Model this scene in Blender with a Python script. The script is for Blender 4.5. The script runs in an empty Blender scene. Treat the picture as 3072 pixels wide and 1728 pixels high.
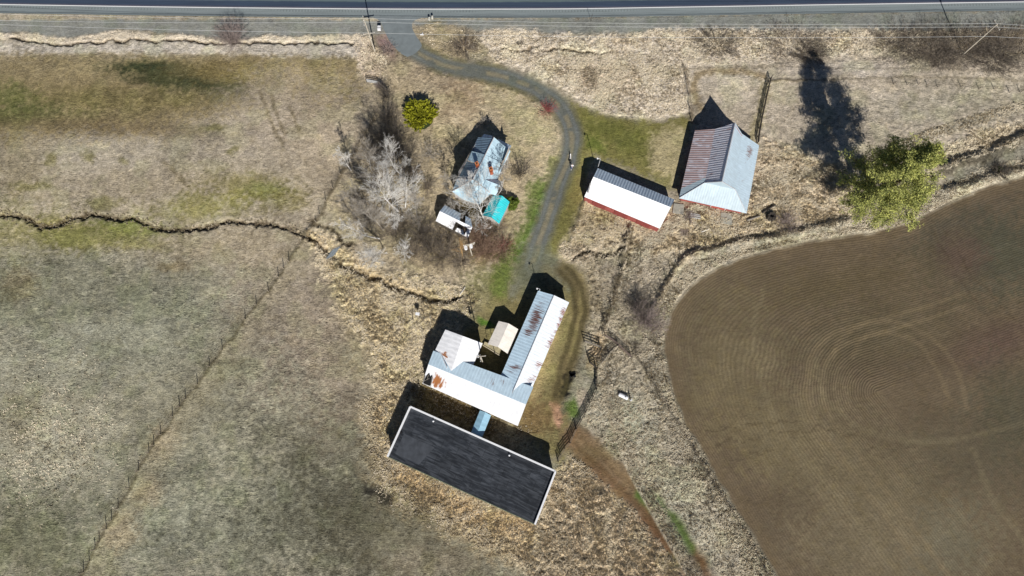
import bpy, math, random
import numpy as np
from math import radians, sin, cos, pi

# ---------------------------------------------------------------- camera, sky, sun, exposure
scene = bpy.context.scene
CAMH, TILT, HFOV = 120.0, 13.5, 73.7
cam_d = bpy.data.cameras.new('camera'); cam = bpy.data.objects.new('camera', cam_d)
scene.collection.objects.link(cam)
cam.location = (0, 0, CAMH); cam.rotation_euler = (radians(TILT), 0, 0)
cam_d.sensor_width = 36; cam_d.angle = radians(HFOV); cam_d.clip_start = 1; cam_d.clip_end = 20000
scene.camera = cam
SUN_EL, SUN_AZ = 36.0, 168.0            # azimuth clockwise from +Y
w = bpy.data.worlds.new('World'); scene.world = w; w.use_nodes = True
wn = w.node_tree; sky = wn.nodes.new('ShaderNodeTexSky'); sky.sky_type = 'NISHITA'
sky.sun_disc = False; sky.air_density = .6; sky.dust_density = .2; sky.ozone_density = 3.0; sky.sun_elevation = radians(SUN_EL); sky.sun_rotation = radians(SUN_AZ)
wn.links.new(sky.outputs[0], wn.nodes['Background'].inputs[0]); wn.nodes['Background'].inputs[1].default_value = 0.05
sd = bpy.data.lights.new('sun', 'SUN'); sd.energy = 5.0; sd.angle = radians(0.5); sd.color = (1.0, 0.965, 0.92)
so = bpy.data.objects.new('sun', sd); scene.collection.objects.link(so)
sdir = np.array([sin(radians(SUN_AZ))*cos(radians(SUN_EL)), cos(radians(SUN_AZ))*cos(radians(SUN_EL)), sin(radians(SUN_EL))])
from mathutils import Vector, Matrix
so.rotation_euler = Vector(sdir).to_track_quat('Z', 'Y').to_euler(); so.location = (60, -60, 100)
scene.view_settings.view_transform = 'Standard'; scene.view_settings.look = 'None'
scene.view_settings.exposure = 0.1; scene.view_settings.gamma = 1.0
KEXP = 1.28        # display value of a sunlit level surface of albedo 1 (used only to pick base colours)

# ---------------------------------------------------------------- helpers
C = scene.collection
F_ = 1536/math.tan(radians(HFOV/2)); ct, st = cos(radians(TILT)), sin(radians(TILT))
def W(px, py, z=0.0):
    """survey helper: plan position (m) of a point of height z read off the aerial photograph"""
    a = (px-1536)/F_; b = (864-py)/F_
    d = (a, st+ct*b, -ct+st*b); s = (z-CAMH)/d[2]
    return (s*d[0], s*d[1], z)
def toPx(X, Y):
    z = st*Y+ct*CAMH; u = ct*Y-st*CAMH
    return 1536+F_*X/z, 864-F_*u/z
def lin(c):
    return tuple((x/255/12.92 if x/255 <= .04045 else ((x/255+.055)/1.055)**2.4) for x in c)
def alb(c, k=KEXP):
    return tuple(min(.9, x/k) for x in lin(c))
def tag(o, label=None, cat=None, group=None, kind=None):
    if label: o['label'] = label
    if cat: o['category'] = cat
    if group: o['group'] = group
    if kind: o['kind'] = kind
    return o
def empty(name, loc, label, cat, group=None, rz=0):
    o = bpy.data.objects.new(name, None); C.objects.link(o); o.location = loc; o.rotation_euler = (0, 0, rz)
    o.empty_display_size = .3
    return tag(o, label, cat, group)
def mesh_np(name, V, Fq, mat, parent=None, smooth=False):
    """V (n,3), Fq (m,k) arrays"""
    me = bpy.data.meshes.new(name); V = np.asarray(V, np.float32); Fq = np.asarray(Fq, np.int32)
    n, (m, k) = len(V), Fq.shape
    me.vertices.add(n); me.vertices.foreach_set('co', V.ravel())
    me.loops.add(m*k); me.loops.foreach_set('vertex_index', Fq.ravel())
    me.polygons.add(m); me.polygons.foreach_set('loop_start', np.arange(0, m*k, k, dtype=np.int32))
    me.update(calc_edges=True)
    if smooth: me.polygons.foreach_set('use_smooth', np.ones(m, bool))
    if mat: me.materials.append(mat)
    o = bpy.data.objects.new(name, me); C.objects.link(o)
    if parent: attach(o, parent)
    return o
def attach(o, parent):
    o.parent = parent
    bpy_loc = Matrix.Translation(parent.location) @ parent.rotation_euler.to_matrix().to_4x4()
    o.matrix_parent_inverse = bpy_loc.inverted()
    return o
class MB:
    """collects shapes for ONE mesh object (world coordinates)"""
    def __init__(s): s.v = []; s.f = []; s.m = []
    def poly(s, pts, m=0):
        b = len(s.v); s.v += [tuple(p) for p in pts]; s.f.append(tuple(range(b, b+len(pts)))); s.m.append(m)
    def hexa(s, b4, t4, m=0):
        b = len(s.v); s.v += [tuple(p) for p in b4]+[tuple(p) for p in t4]
        for f in ((3,2,1,0),(4,5,6,7),(0,1,5,4),(1,2,6,5),(2,3,7,6),(3,0,4,7)):
            s.f.append(tuple(b+i for i in f)); s.m.append(m)
    def box(s, c, sz, rz=0, m=0):
        x, y, z = c; a, b, h = sz[0]/2, sz[1]/2, sz[2]/2; cr, sr = cos(rz), sin(rz)
        q = [(x+i*cr-j*sr, y+i*sr+j*cr) for i, j in ((-a,-b),(a,-b),(a,b),(-a,b))]
        s.hexa([(p[0], p[1], z-h) for p in q], [(p[0], p[1], z+h) for p in q], m)
    def slab(s, pts, th, m=0, mu=None):
        """polygon with thickness th downwards"""
        n = len(pts); b = len(s.v)
        s.v += [tuple(p) for p in pts]+[(p[0], p[1], p[2]-th) for p in pts]
        s.f.append(tuple(b+i for i in range(n))); s.m.append(m)
        s.f.append(tuple(b+n+i for i in reversed(range(n)))); s.m.append(m)
        for i in range(n):
            j = (i+1) % n; s.f.append((b+j, b+i, b+n+i, b+n+j)); s.m.append(m)
    def tube(s, p0, p1, r0, r1=None, n=6, m=0, cap=True):
        r1 = r0 if r1 is None else r1
        p0, p1 = Vector(p0), Vector(p1); d = (p1-p0)
        if d.length < 1e-6: return
        d.normalize(); a = d.orthogonal().normalized(); c = d.cross(a); b = len(s.v)
        for p, r in ((p0, r0), (p1, r1)):
            for i in range(n):
                t = 2*pi*i/n; q = p+a*(r*cos(t))+c*(r*sin(t)); s.v.append(tuple(q))
        for i in range(n):
            j = (i+1) % n; s.f.append((b+i, b+j, b+n+j, b+n+i)); s.m.append(m)
        if cap:
            s.f.append(tuple(b+i for i in reversed(range(n)))); s.m.append(m)
            s.f.append(tuple(b+n+i for i in range(n))); s.m.append(m)
    def build(s, name, mats, parent=None, smooth=False):
        me = bpy.data.meshes.new(name); me.from_pydata(s.v, [], s.f)
        mats = mats if isinstance(mats, (list, tuple)) else [mats]
        for q in mats: me.materials.append(q)
        me.polygons.foreach_set('material_index', s.m)
        if smooth: me.polygons.foreach_set('use_smooth', [True]*len(s.f))
        me.update(); o = bpy.data.objects.new(name, me); C.objects.link(o)
        if parent: attach(o, parent)
        return o

# ---------------------------------------------------------------- noise (numpy)
def _hash(ix, iy, seed):
    h = (ix.astype(np.int64)*374761393 + iy.astype(np.int64)*668265263 + seed*1442695041) & 0x7fffffff
    h = ((h ^ (h >> 13))*1274126177) & 0x7fffffff
    return ((h ^ (h >> 16)) & 0xffff)/65535.0
def vnoise(X, Y, sc, seed=0):
    x = X/sc; y = Y/sc; ix = np.floor(x); iy = np.floor(y); fx = x-ix; fy = y-iy
    fx = fx*fx*fx*(fx*(fx*6-15)+10); fy = fy*fy*fy*(fy*(fy*6-15)+10)
    a = _hash(ix, iy, seed); b = _hash(ix+1, iy, seed); c = _hash(ix, iy+1, seed); d = _hash(ix+1, iy+1, seed)
    return (a*(1-fx)+b*fx)*(1-fy)+(c*(1-fx)+d*fx)*fy
def fbm(X, Y, sc, seed=0, o=3):
    r = 0; a = 1; t = 0
    for i in range(o): r = r+a*vnoise(X, Y, sc/2**i, seed+i*17); t += a; a *= .5
    return r/t
def sstep(a, b, x):
    t = np.clip((x-a)/(b-a), 0, 1); return t*t*(3-2*t)
def catmull(pts, n=8):
    P = [np.array(p, float) for p in pts]; P = [2*P[0]-P[1]]+P+[2*P[-1]-P[-2]]; out = []
    for i in range(1, len(P)-2):
        for k in range(n):
            t = k/n; a, b, c, d = P[i-1:i+3]
            out.append(.5*((2*b)+(-a+c)*t+(2*a-5*b+4*c-d)*t*t+(-a+3*b-3*c+d)*t**3))
    out.append(P[-2]); return out

# ---------------------------------------------------------------- materials
def newmat(name):
    m = bpy.data.materials.new(name); m.use_nodes = True; nt = m.node_tree
    return m, nt, nt.nodes['Principled BSDF']
def nd(nt, t, **kw):
    n = nt.nodes.new(t)
    for k, v in kw.items():
        if k.startswith('i_'):
            key = k[2:]; key = int(key) if key.isdigit() else key
            n.inputs[key].default_value = v
        else: setattr(n, k, v)
    return n
def mth(nt, op, a, b=None, clamp=False):
    n = nt.nodes.new('ShaderNodeMath'); n.operation = op; n.use_clamp = clamp
    for i, q in enumerate((a, b)):
        if q is None: continue
        if isinstance(q, (int, float)): n.inputs[i].default_value = q
        else: nt.links.new(q, n.inputs[i])
    return n.outputs[0]
def mixc(nt, f, a, b, mode='MIX'):
    n = nt.nodes.new('ShaderNodeMix'); n.data_type = 'RGBA'; n.blend_type = mode
    for i, q in ((0, f), (6, a), (7, b)):
        if isinstance(q, (int, float)): n.inputs[i].default_value = q
        elif isinstance(q, tuple): n.inputs[i].default_value = (*q[:3], 1)
        else: nt.links.new(q, n.inputs[i])
    return n.outputs[2]
def ramp(nt, x, lo, hi, a=0., b=1.):
    n = nt.nodes.new('ShaderNodeMapRange'); n.inputs[1].default_value = lo; n.inputs[2].default_value = hi
    n.inputs[3].default_value = a; n.inputs[4].default_value = b; nt.links.new(x, n.inputs[0]); return n.outputs[0]
def noise(nt, vec, scale, detail=3, dist=0., rough=.55):
    n = nd(nt, 'ShaderNodeTexNoise'); n.inputs['Scale'].default_value = scale; n.inputs['Detail'].default_value = detail
    n.inputs['Distortion'].default_value = dist; n.inputs['Roughness'].default_value = rough
    nt.links.new(vec, n.inputs['Vector']); return n.outputs[0]
def simple(name, col, rough=.8, var=.25, scale=3., metal=0., spec=.3, bump=0.):
    m, nt, p = newmat(name); g = nd(nt, 'ShaderNodeNewGeometry').outputs['Position']
    n1 = noise(nt, g, scale, 4, .4)
    f = ramp(nt, n1, .3, .7, 1-var, 1+var)
    c = mixc(nt, 1., tuple(col), f, 'MULTIPLY'); nt.links.new(c, p.inputs['Base Color'])
    p.inputs['Roughness'].default_value = rough; p.inputs['Metallic'].default_value = metal
    p.inputs['Specular IOR Level'].default_value = spec
    if bump:
        b = nd(nt, 'ShaderNodeBump', i_Strength=bump, i_Distance=.05); nt.links.new(n1, b.inputs['Height'])
        nt.links.new(b.outputs[0], p.inputs['Normal'])
    return m

# ground: low-frequency colour from the surveyed zones, fine fibres and clods from noise
def ground_material():
    m, nt, p = newmat('ground_cover'); L = nt.links
    g = nd(nt, 'ShaderNodeNewGeometry').outputs['Position']
    col = nd(nt, 'ShaderNodeAttribute', attribute_name='Col').outputs['Color']
    A = nd(nt, 'ShaderNodeAttribute', attribute_name='Aux')
    sep = nd(nt, 'ShaderNodeSeparateColor'); L.new(A.outputs['Color'], sep.inputs[0])
    rough, fur, fib = sep.outputs[0], sep.outputs[1], sep.outputs[2]
    fd = nd(nt, 'ShaderNodeAttribute', attribute_name='fd').outputs['Fac']
    # fibres: noise stretched in two crossing directions, chosen by a broad noise
    def stretched(rz, sx, sy, scale, dist):
        mp = nd(nt, 'ShaderNodeMapping'); mp.inputs['Rotation'].default_value = (0, 0, rz); mp.inputs['Scale'].default_value = (sx, sy, 1)
        L.new(g, mp.inputs[0]); return noise(nt, mp.outputs[0], scale, 3, dist, .6)
    a1 = stretched(.5, 1., 3.2, 1.2, 1.4); a2 = stretched(-.35, 1., 3., 1.3, 1.6); a3 = stretched(1.4, 1., 2.6, 1.1, 1.5)
    sel = ramp(nt, noise(nt, g, .09, 2), .42, .58); sel2 = ramp(nt, noise(nt, g, .055, 2, 1.), .5, .6)
    fi = mixc(nt, sel, a1, a2); fi = mixc(nt, sel2, fi, a3)
    n2 = noise(nt, g, 4.5, 3, .6); n3 = noise(nt, g, .9, 4, .8, .6); n4 = noise(nt, g, .16, 3, .5)
    # factor
    amp = mth(nt, 'MULTIPLY', fib, 4.2)
    f1 = mth(nt, 'MULTIPLY', mth(nt, 'SUBTRACT', fi, .5), amp)
    f2 = mth(nt, 'MULTIPLY', mth(nt, 'SUBTRACT', n2, .5), mth(nt, 'MULTIPLY', fib, 3.2))
    f3 = mth(nt, 'MULTIPLY', mth(nt, 'SUBTRACT', n3, .5), mth(nt, 'ADD', mth(nt, 'MULTIPLY', fib, 1.3), .12))
    f4 = mth(nt, 'MULTIPLY', mth(nt, 'SUBTRACT', n4, .5), .5)
    # furrows
    wob = mth(nt, 'MULTIPLY', noise(nt, g, .5, 3), .5)
    ph = mth(nt, 'ADD', fd, wob)
    s1 = mth(nt, 'SINE', mth(nt, 'MULTIPLY', ph, 2*pi/.42)); s2 = mth(nt, 'SINE', mth(nt, 'MULTIPLY', ph, 2*pi/1.9)); s3 = mth(nt, 'SINE', mth(nt, 'MULTIPLY', ph, 2*pi/5.3))
    fs = mth(nt, 'ADD', mth(nt, 'MULTIPLY', mth(nt, 'MULTIPLY', s1, ramp(nt, n3, .35, .65, .3, 1.)), .17), mth(nt, 'ADD', mth(nt, 'MULTIPLY', mth(nt, 'MULTIPLY', s2, n3), .07), mth(nt, 'MULTIPLY', s3, .025)))
    fs = mth(nt, 'MULTIPLY', fs, fur); fs = mth(nt, 'MULTIPLY', fs, ramp(nt, n4, .35, .65, .15, 1.3))
    tot = mth(nt, 'ADD', mth(nt, 'ADD', f1, f2), mth(nt, 'ADD', mth(nt, 'ADD', f3, f4), fs))
    fac = mth(nt, 'MAXIMUM', mth(nt, 'ADD', tot, 1.), .12)
    c = mixc(nt, 1., col, fac, 'MULTIPLY')
    # yellowish and greyish mottling
    hue = noise(nt, g, .5, 4, .7, .65)
    c = mixc(nt, mth(nt, 'MULTIPLY', ramp(nt, hue, .52, .72), .3), c, mixc(nt, 1., c, (1.08, 1.03, .78), 'MULTIPLY'))
    c = mixc(nt, mth(nt, 'MULTIPLY', ramp(nt, hue, .48, .3), .35), c, mixc(nt, 1., c, (.92, .96, 1.1), 'MULTIPLY'))
    L.new(c, p.inputs['Base Color']); p.inputs['Roughness'].default_value = .95; p.inputs['Specular IOR Level'].default_value = .1
    h = mth(nt, 'ADD', mth(nt, 'MULTIPLY', fi, mth(nt, 'MULTIPLY', rough, .42)), mth(nt, 'MULTIPLY', n2, mth(nt, 'MULTIPLY', rough, .12)))
    h = mth(nt, 'ADD', h, mth(nt, 'MULTIPLY', mth(nt, 'MULTIPLY', s1, fur), .012))
    h = mth(nt, 'ADD', h, mth(nt, 'MULTIPLY', n3, .10))
    b = nd(nt, 'ShaderNodeBump', i_Strength=1., i_Distance=1.); L.new(h, b.inputs['Height']); L.new(b.outputs[0], p.inputs['Normal'])
    return m
GM = ground_material()

# ---------------------------------------------------------------- ground sheet
def axis(lo, hi, st_, far):
    a = list(np.arange(lo, hi+1e-6, st_)); x = hi; s = st_; up = []
    while x < far: s *= 1.35; x += s; up.append(x)
    x = lo; s = st_; dn = []
    while x > -far: s *= 1.35; x -= s; dn.append(x)
    return np.array(dn[::-1]+a+up)
GS = 0.22
xs = axis(-118, 118, GS, 4500); ys = axis(-32, 100, GS, 4500)
X, Y = np.meshgrid(xs, ys)
nx, ny = len(xs), len(ys)
wx = (fbm(X, Y, 2.2, 5)-.5)*1.3; wy = (fbm(X, Y, 2.2, 9)-.5)*1.3      # edge wobble (m)
XW, YW = X+wx, Y+wy
PX, PY = toPx(np.clip(XW, -140, 140), np.clip(YW, -60, 130))
n05, n2_, n8 = fbm(X, Y, .55, 21, 2), fbm(X, Y, 2.0, 31), fbm(X, Y, 9., 41)
COL = np.empty((ny, nx, 3)); COL[:] = alb((172, 160, 138))
ROUGH = np.full((ny, nx), .35); FIB = np.full((ny, nx), .5); FUR = np.zeros((ny, nx)); FD = np.zeros((ny, nx)); Z = np.zeros((ny, nx))
TUS = np.full((ny, nx), .12)
def put(mask, col=None, rough=None, fib=None, tus=None, s=1.):
    global COL, ROUGH, FIB, TUS
    mk = mask*s
    if col is not None: COL += (np.array(alb(col))-COL)*mk[..., None]
    if rough is not None: ROUGH += (rough-ROUGH)*mk
    if fib is not None: FIB += (fib-FIB)*mk
    if tus is not None: TUS += (tus-TUS)*mk
def ell(cx, cy, rx, ry, ang=0, soft=.5, nz=.45):
    a = radians(ang); dx, dy = PX-cx, PY-cy
    u = (dx*cos(a)+dy*sin(a))/rx; v = (-dx*sin(a)+dy*cos(a))/ry
    r = np.sqrt(u*u+v*v)+(n8-.5)*nz*2+(n2_-.5)*nz
    return 1-sstep(1-soft, 1+soft, r+(n05-.5)*soft*1.5)
def segdist(pts, xx, yy, window=25):
    D = np.full(xx.shape, 1e3); Tn = np.zeros(xx.shape)
    acc = 0
    for (a, b) in zip(pts[:-1], pts[1:]):
        ax, ay, bx, by = a[0], a[1], b[0], b[1]
        l2 = (bx-ax)**2+(by-ay)**2
        i0, i1 = np.searchsorted(xs, [min(ax, bx)-window, max(ax, bx)+window]); j0, j1 = np.searchsorted(ys, [min(ay, by)-window, max(ay, by)+window])
        sx, sy = xx[j0:j1, i0:i1], yy[j0:j1, i0:i1]
        if sx.size == 0 or l2 == 0: continue
        t = np.clip(((sx-ax)*(bx-ax)+(sy-ay)*(by-ay))/l2, 0, 1)
        d = np.hypot(sx-(ax+t*(bx-ax)), sy-(ay+t*(by-ay)))
        q = D[j0:j1, i0:i1]; m_ = d < q; q[m_] = d[m_]
        Tn[j0:j1, i0:i1][m_] = (acc+t*math.sqrt(l2))[m_]
        acc += math.sqrt(l2)
    return D, Tn
def wpts(px, n=6): return [W(*p)[:2] for p in (catmull(px, n) if n > 1 else px)]
def stroke(px, wd, soft=.5, warp=1., n=6):
    xx, yy = (X+wx*warp, Y+wy*warp)
    D, _ = segdist(wpts(px, n), xx, yy, wd*2+3)
    if soft > .55: D = D+(n05-.5)*min(wd, 2.)*1.5
    return 1-sstep(wd*(1-soft), wd*(1+soft), D)
def polym(px, soft=.6, warp=1., curve=True):
    """soft mask of a polygon (pixel outline)"""
    P = wpts(list(px)+[px[0]], 5 if curve else 1); xx, yy = X+wx*warp, Y+wy*warp
    inside = np.zeros(xx.shape, bool)
    for (a, b) in zip(P[:-1], P[1:]):
        if a[1] == b[1]: continue
        c = ((a[1] > yy) != (b[1] > yy)) & (xx < (b[0]-a[0])*(yy-a[1])/(b[1]-a[1])+a[0]); inside ^= c
    D, _ = segdist(P, xx, yy, soft*2+2)
    sd_ = np.where(inside, D, -D)+((n05-.5)*soft*1.8 if curve else 0); return sstep(-soft, soft, sd_)

# --- broad zones (lens darkening at lower left is put into the colours)
low = sstep(700, 860, PY-(PX-500)*.12)
put(low*(PX < 2600), (148, 142, 122), fib=.62, rough=.45)
put(ell(350, 900, 520, 130, 8, .8), (134, 132, 112), s=.85)
put(ell(250, 1060, 420, 120, -12, .8), (150, 149, 130), s=.7)
put(ell(150, 1330, 230, 220, 0, .8), (166, 161, 140), rough=.7, tus=.4, s=.75)
put(ell(60, 1250, 60, 120, 10, .7), (120, 112, 88), s=.5)
put(ell(620, 1260, 330, 200, -30, .9), (150, 146, 124), s=.6)
put(ell(560, 1560, 420, 150, 0, .9), (146, 146, 126), s=.8)
put(ell(80, 1620, 240, 130, 0, .8), (112, 112, 86), s=.7)
put(ell(900, 1560, 260, 190, 0, .9), (116, 114, 96), s=.8)
put(ell(1090, 1560, 190, 190, 10, .9), (86, 83, 68), s=.85)
put(ell(1010, 1330, 170, 90, 0, .9), (122, 117, 98), s=.7)
put(ell(1330, 1640, 300, 130, 0, .8), (118, 112, 92), s=.7)
put(ell(1290, 1690, 120, 40, 0, .8), (140, 128, 108), s=.5)
put(ell(900, 900, 190, 190, 30, .9), (160, 146, 128), s=.85)
put(ell(1010, 1070, 110, 200, -5, .8), (152, 138, 118), s=.7)
put(stroke([(905, 760), (760, 960), (640, 1120), (520, 1290), (400, 1490), (290, 1728)], 2.2, .9), (160, 150, 122), s=.55)
put(stroke([(940, 760), (860, 860), (760, 1000)], 3., .9), (158, 146, 126), s=.5)
for (a, b, c_, d_) in ((480, 1330, 60, 40), (440, 1480, 50, 45), (360, 1590, 50, 50)):
    put(ell(a, b, c_, d_, -50, .7), (176, 160, 130), s=.6)
# upper-left field
put(polym([(-300, 158), (500, 160), (1060, 172), (1085, 260), (1000, 330), (800, 300), (640, 340), (420, 400), (-300, 420)], 3.5), (138, 124, 92), rough=.4)
put(ell(150, 205, 240, 40, 0, .8), (150, 136, 104), s=.7)
put(ell(520, 212, 230, 28, 3, .7), (96, 92, 62), s=.8)
put(ell(600, 250, 170, 36, 8, .7), (58, 64, 44), s=.95)
put(ell(450, 200, 90, 16, 0, .7), (58, 64, 44), s=.9)
put(ell(300, 300, 420, 34, 0, .8), (122, 112, 74), s=.75)
put(ell(40, 290, 70, 40, 10, .8), (104, 112, 62), s=.6)
put(ell(70, 345, 150, 34, 0, .8), (94, 96, 58), s=.8)
put(ell(330, 385, 330, 26, 3, .8), (112, 98, 72), s=.75)
put(ell(690, 210, 140, 36, 0, .8), (128, 112, 72), s=.7)
put(ell(900, 210, 140, 34, 0, .8), (164, 148, 112), s=.8)
put(ell(970, 190, 90, 18, 0, .8), (150, 136, 96), s=.6)
put(ell(880, 380, 190, 110, 0, .8), (180, 166, 146), s=.85)
put(ell(980, 420, 110, 160, 0, .9), (178, 162, 138), s=.7)
put(ell(300, 470, 330, 50, 0, .9), (170, 160, 142), s=.8)
put(ell(60, 500, 90, 80, 0, .8), (140, 128, 98), s=.6)
put(ell(560, 550, 260, 60, 0, .9), (172, 158, 134), s=.7)
for (a, b, c_, d_, e_) in ((640, 385, 40, 12, -10), (150, 480, 20, 20, 0), (265, 470, 16, 22, 0), (370, 485, 16, 14, 0), (300, 610, 50, 16, 0), (90, 560, 50, 14, 0), (700, 450, 24, 10, -20)):
    put(ell(a, b, c_, d_, e_, .6), (128, 122, 76), s=.7)
put(ell(750, 560, 120, 40, 3, .7), (134, 126, 80), s=.8)
put(ell(800, 572, 60, 22, 0, .7), (112, 120, 66), s=.6)
put(ell(620, 620, 130, 36, -6, .8), (150, 144, 82), s=.75)
put(ell(850, 600, 60, 30, 0, .8), (130, 122, 74), s=.7)
put(ell(50, 690, 120, 60, 0, .9), (150, 142, 96), s=.6)
put(ell(250, 700, 190, 38, 4, .7), (134, 128, 76), s=.8)
put(ell(215, 712, 70, 22, 3, .7), (126, 126, 72), s=.6)
put(ell(430, 690, 110, 26, 5, .7), (120, 126, 60), s=.8)
put(ell(440, 735, 90, 20, 8, .7), (132, 130, 68), s=.7)
put(ell(680, 740, 200, 50, 0, .9), (168, 154, 128), s=.8)
put(ell(520, 800, 60, 18, 0, .8), (150, 132, 98), s=.6)
put(ell(60, 850, 50, 40, 0, .8), (136, 122, 92), s=.6)
for pts in ([(780, 275), (800, 330), (830, 400), (850, 450)], [(815, 285), (830, 340), (855, 400)], [(868, 320), (885, 360), (898, 395)], [(490, 485), (530, 520), (560, 560)]):
    put(stroke(pts, .35, .8, .3), (120, 108, 80), s=.6)
# verge along the highway
put(polym([(-400, 60), (1120, 60), (1110, 108), (900, 112), (700, 118), (560, 104), (380, 92), (250, 112), (120, 112), (60, 98), (-400, 98)], .35, .6), (142, 142, 134), rough=.2, fib=.3, tus=0)
put(polym([(-400, 98), (60, 99), (130, 104), (210, 113), (290, 98), (370, 93), (470, 103), (560, 103), (660, 116), (740, 116), (800, 104), (900, 108), (1080, 103), (1080, 130), (740, 127), (450, 120), (240, 128), (120, 126), (30, 115), (-400, 112)], .35, .8), (232, 217, 192), rough=.6, fib=.5, tus=.25)
put(polym([(-400, 118), (240, 131), (450, 124), (700, 128), (1080, 126), (1110, 170), (840, 164), (620, 160), (150, 158), (-400, 150)], .8), (196, 186, 170), rough=.6, fib=.5, tus=.2)
put(polym([(1060, 130), (1110, 120), (1160, 190), (1160, 250), (1090, 230), (1075, 160)], 1.2), (218, 200, 178), rough=.8, tus=.5)
put(polym([(1100, 110), (1150, 105), (1230, 180), (1200, 240), (1140, 220)], 1.2), (150, 138, 116), s=.8)
put(ell(1163, 140, 16, 34, -30, .7), (158, 124, 128), s=.7)
# apron neighbourhood and right verge
put(polym([(1225, 60), (3500, 30), (3500, 92), (2500, 92), (2000, 96), (1750, 104), (1600, 96), (1400, 84), (1260, 76)], .5, .8), (136, 137, 129), rough=.2, fib=.3, tus=0)
put(polym([(1245, 90), (1300, 68), (1400, 92), (1460, 130), (1500, 190), (1460, 212), (1380, 205), (1300, 175), (1262, 145)], .9), (166, 152, 124), rough=.5, tus=.25)
put(ell(1395, 135, 38, 22, 0, .6), (118, 102, 84), s=.8)
put(ell(1440, 185, 40, 26, 20, .7), (134, 128, 112), s=.8)
put(polym([(1440, 110), (1480, 92), (1600, 95), (1800, 108), (2000, 92), (2300, 90), (2700, 95), (2700, 150), (2300, 190), (2080, 220), (2060, 330), (1930, 360), (1780, 330), (1700, 270), (1600, 215), (1500, 180)], 1.), (240, 226, 204), rough=.75, fib=.66, tus=.5)
put(ell(1530, 110, 60, 22, 0, .7), (238, 224, 200), s=.7)
put(ell(1800, 225, 130, 44, 8, .7), (138, 122, 102), rough=1., tus=.9, s=.8)
put(ell(1650, 200, 60, 16, 25, .7), (150, 134, 108), s=.6)
put(ell(1990, 215, 60, 20, 0, .7), (120, 112, 80), s=.7)
put(ell(1870, 122, 60, 16, 0, .7), (150, 136, 112), s=.7)
put(ell(2150, 115, 90, 26, 0, .7), (160, 148, 120), s=.7)
put(ell(2500, 120, 90, 26, 0, .7), (226, 210, 182), s=.8)
put(polym([(2600, 92), (3500, 88), (3500, 190), (2900, 175), (2700, 165)], 1.2), (124, 114, 100), rough=.9, tus=.6)
put(polym([(2070, 190), (2600, 175), (3500, 200), (3500, 400), (3072, 380), (2850, 460), (2750, 520), (2550, 520), (2350, 500), (2290, 440), (2100, 400), (2075, 300)], 2.), (186, 173, 153), rough=.55, fib=.5, tus=.18)
put(ell(2700, 330, 160, 60, -10, .8), (164, 156, 138), s=.7)
put(ell(2950, 300, 140, 60, 0, .8), (160, 152, 132), s=.7)
put(ell(2560, 205, 160, 20, 0, .8), (196, 186, 172), s=.7)
put(ell(2200, 270, 90, 60, 0, .8), (190, 178, 158), s=.7)
put(polym([(2770, 520), (2800, 470), (2900, 420), (3000, 380), (3500, 330), (3500, 440), (3000, 470), (2870, 500)], 1.4), (216, 202, 174), rough=1., tus=.7)
put(polym([(2840, 520), (2930, 490), (3040, 440), (3500, 400), (3500, 500), (3050, 545), (2950, 570), (2850, 575)], 1.), (140, 135, 120), rough=.3, tus=.15)
put(stroke([(2835, 510), (2900, 492), (2960, 478), (3030, 440), (3090, 425)], 1., .6), (66, 62, 52), s=.8)  # dark stroke paints the bank's shadow into the ditch colour
put(polym([(2300, 420), (2420, 470), (2560, 540), (2560, 640), (2400, 690), (2280, 660), (2220, 650), (2270, 520)], 1.5), (222, 204, 174), rough=.9, fib=.6, tus=.65)
put(polym([(2020, 620), (2240, 640), (2330, 610), (2420, 600), (2440, 680), (2250, 725), (2080, 750), (1900, 790), (1880, 720), (2000, 700)], 1.2), (206, 188, 156), rough=.95, fib=.62, tus=.75)
for (a, b, c_, d_) in ((2070, 630, 20, 10), (2100, 670, 24, 10), (2200, 640, 26, 8), (2130, 700, 30, 8), (2260, 670, 30, 10), (1960, 720, 40, 6), (2030, 735, 40, 6), (2180, 660, 16, 8)):
    put(ell(a, b, c_, d_, -8, .6, .6), (98, 86, 60), s=.75)
# yard and centre
put(polym([(1170, 190), (1260, 180), (1420, 230), (1560, 260), (1650, 330), (1680, 400), (1640, 520), (1600, 640), (1560, 700), (1480, 760), (1400, 840), (1250, 820), (1100, 740), (1000, 640), (1060, 520), (1120, 380), (1140, 250)], 1.8), (184, 168, 138), rough=.5, fib=.5, tus=.2)
put(ell(1290, 225, 120, 34, 20, .8), (160, 144, 120), s=.8)
put(ell(1390, 290, 60, 50, -40, .8), (152, 132, 106), s=.8)
put(ell(1220, 260, 60, 30, 0, .8), (150, 136, 112), s=.6)
put(ell(1600, 380, 70, 70, 0, .8), (188, 176, 138), s=.8)
put(ell(1230, 450, 60, 60, 0, .8), (168, 154, 130), s=.5)
put(ell(1170, 470, 90, 110, 0, .9), (138, 128, 108), s=.5)
put(ell(1150, 680, 130, 90, 0, .9), (150, 140, 120), s=.6)
put(ell(1330, 740, 120, 80, 0, .9), (140, 126, 102), s=.7)
put(ell(1440, 720, 70, 60, 0, .8), (112, 92, 70), s=.7)
put(ell(1430, 640, 60, 36, 0, .8), (118, 106, 74), s=.8)
put(ell(1500, 760, 60, 46, 0, .8), (160, 128, 108), s=.7)
put(stroke([(1400, 830), (1340, 860), (1430, 880)], 2., .9), (200, 184, 158), s=.6)
put(stroke([(1290, 380), (1350, 420), (1400, 440)], .7, .9), (134, 120, 92), s=.4)
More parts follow.
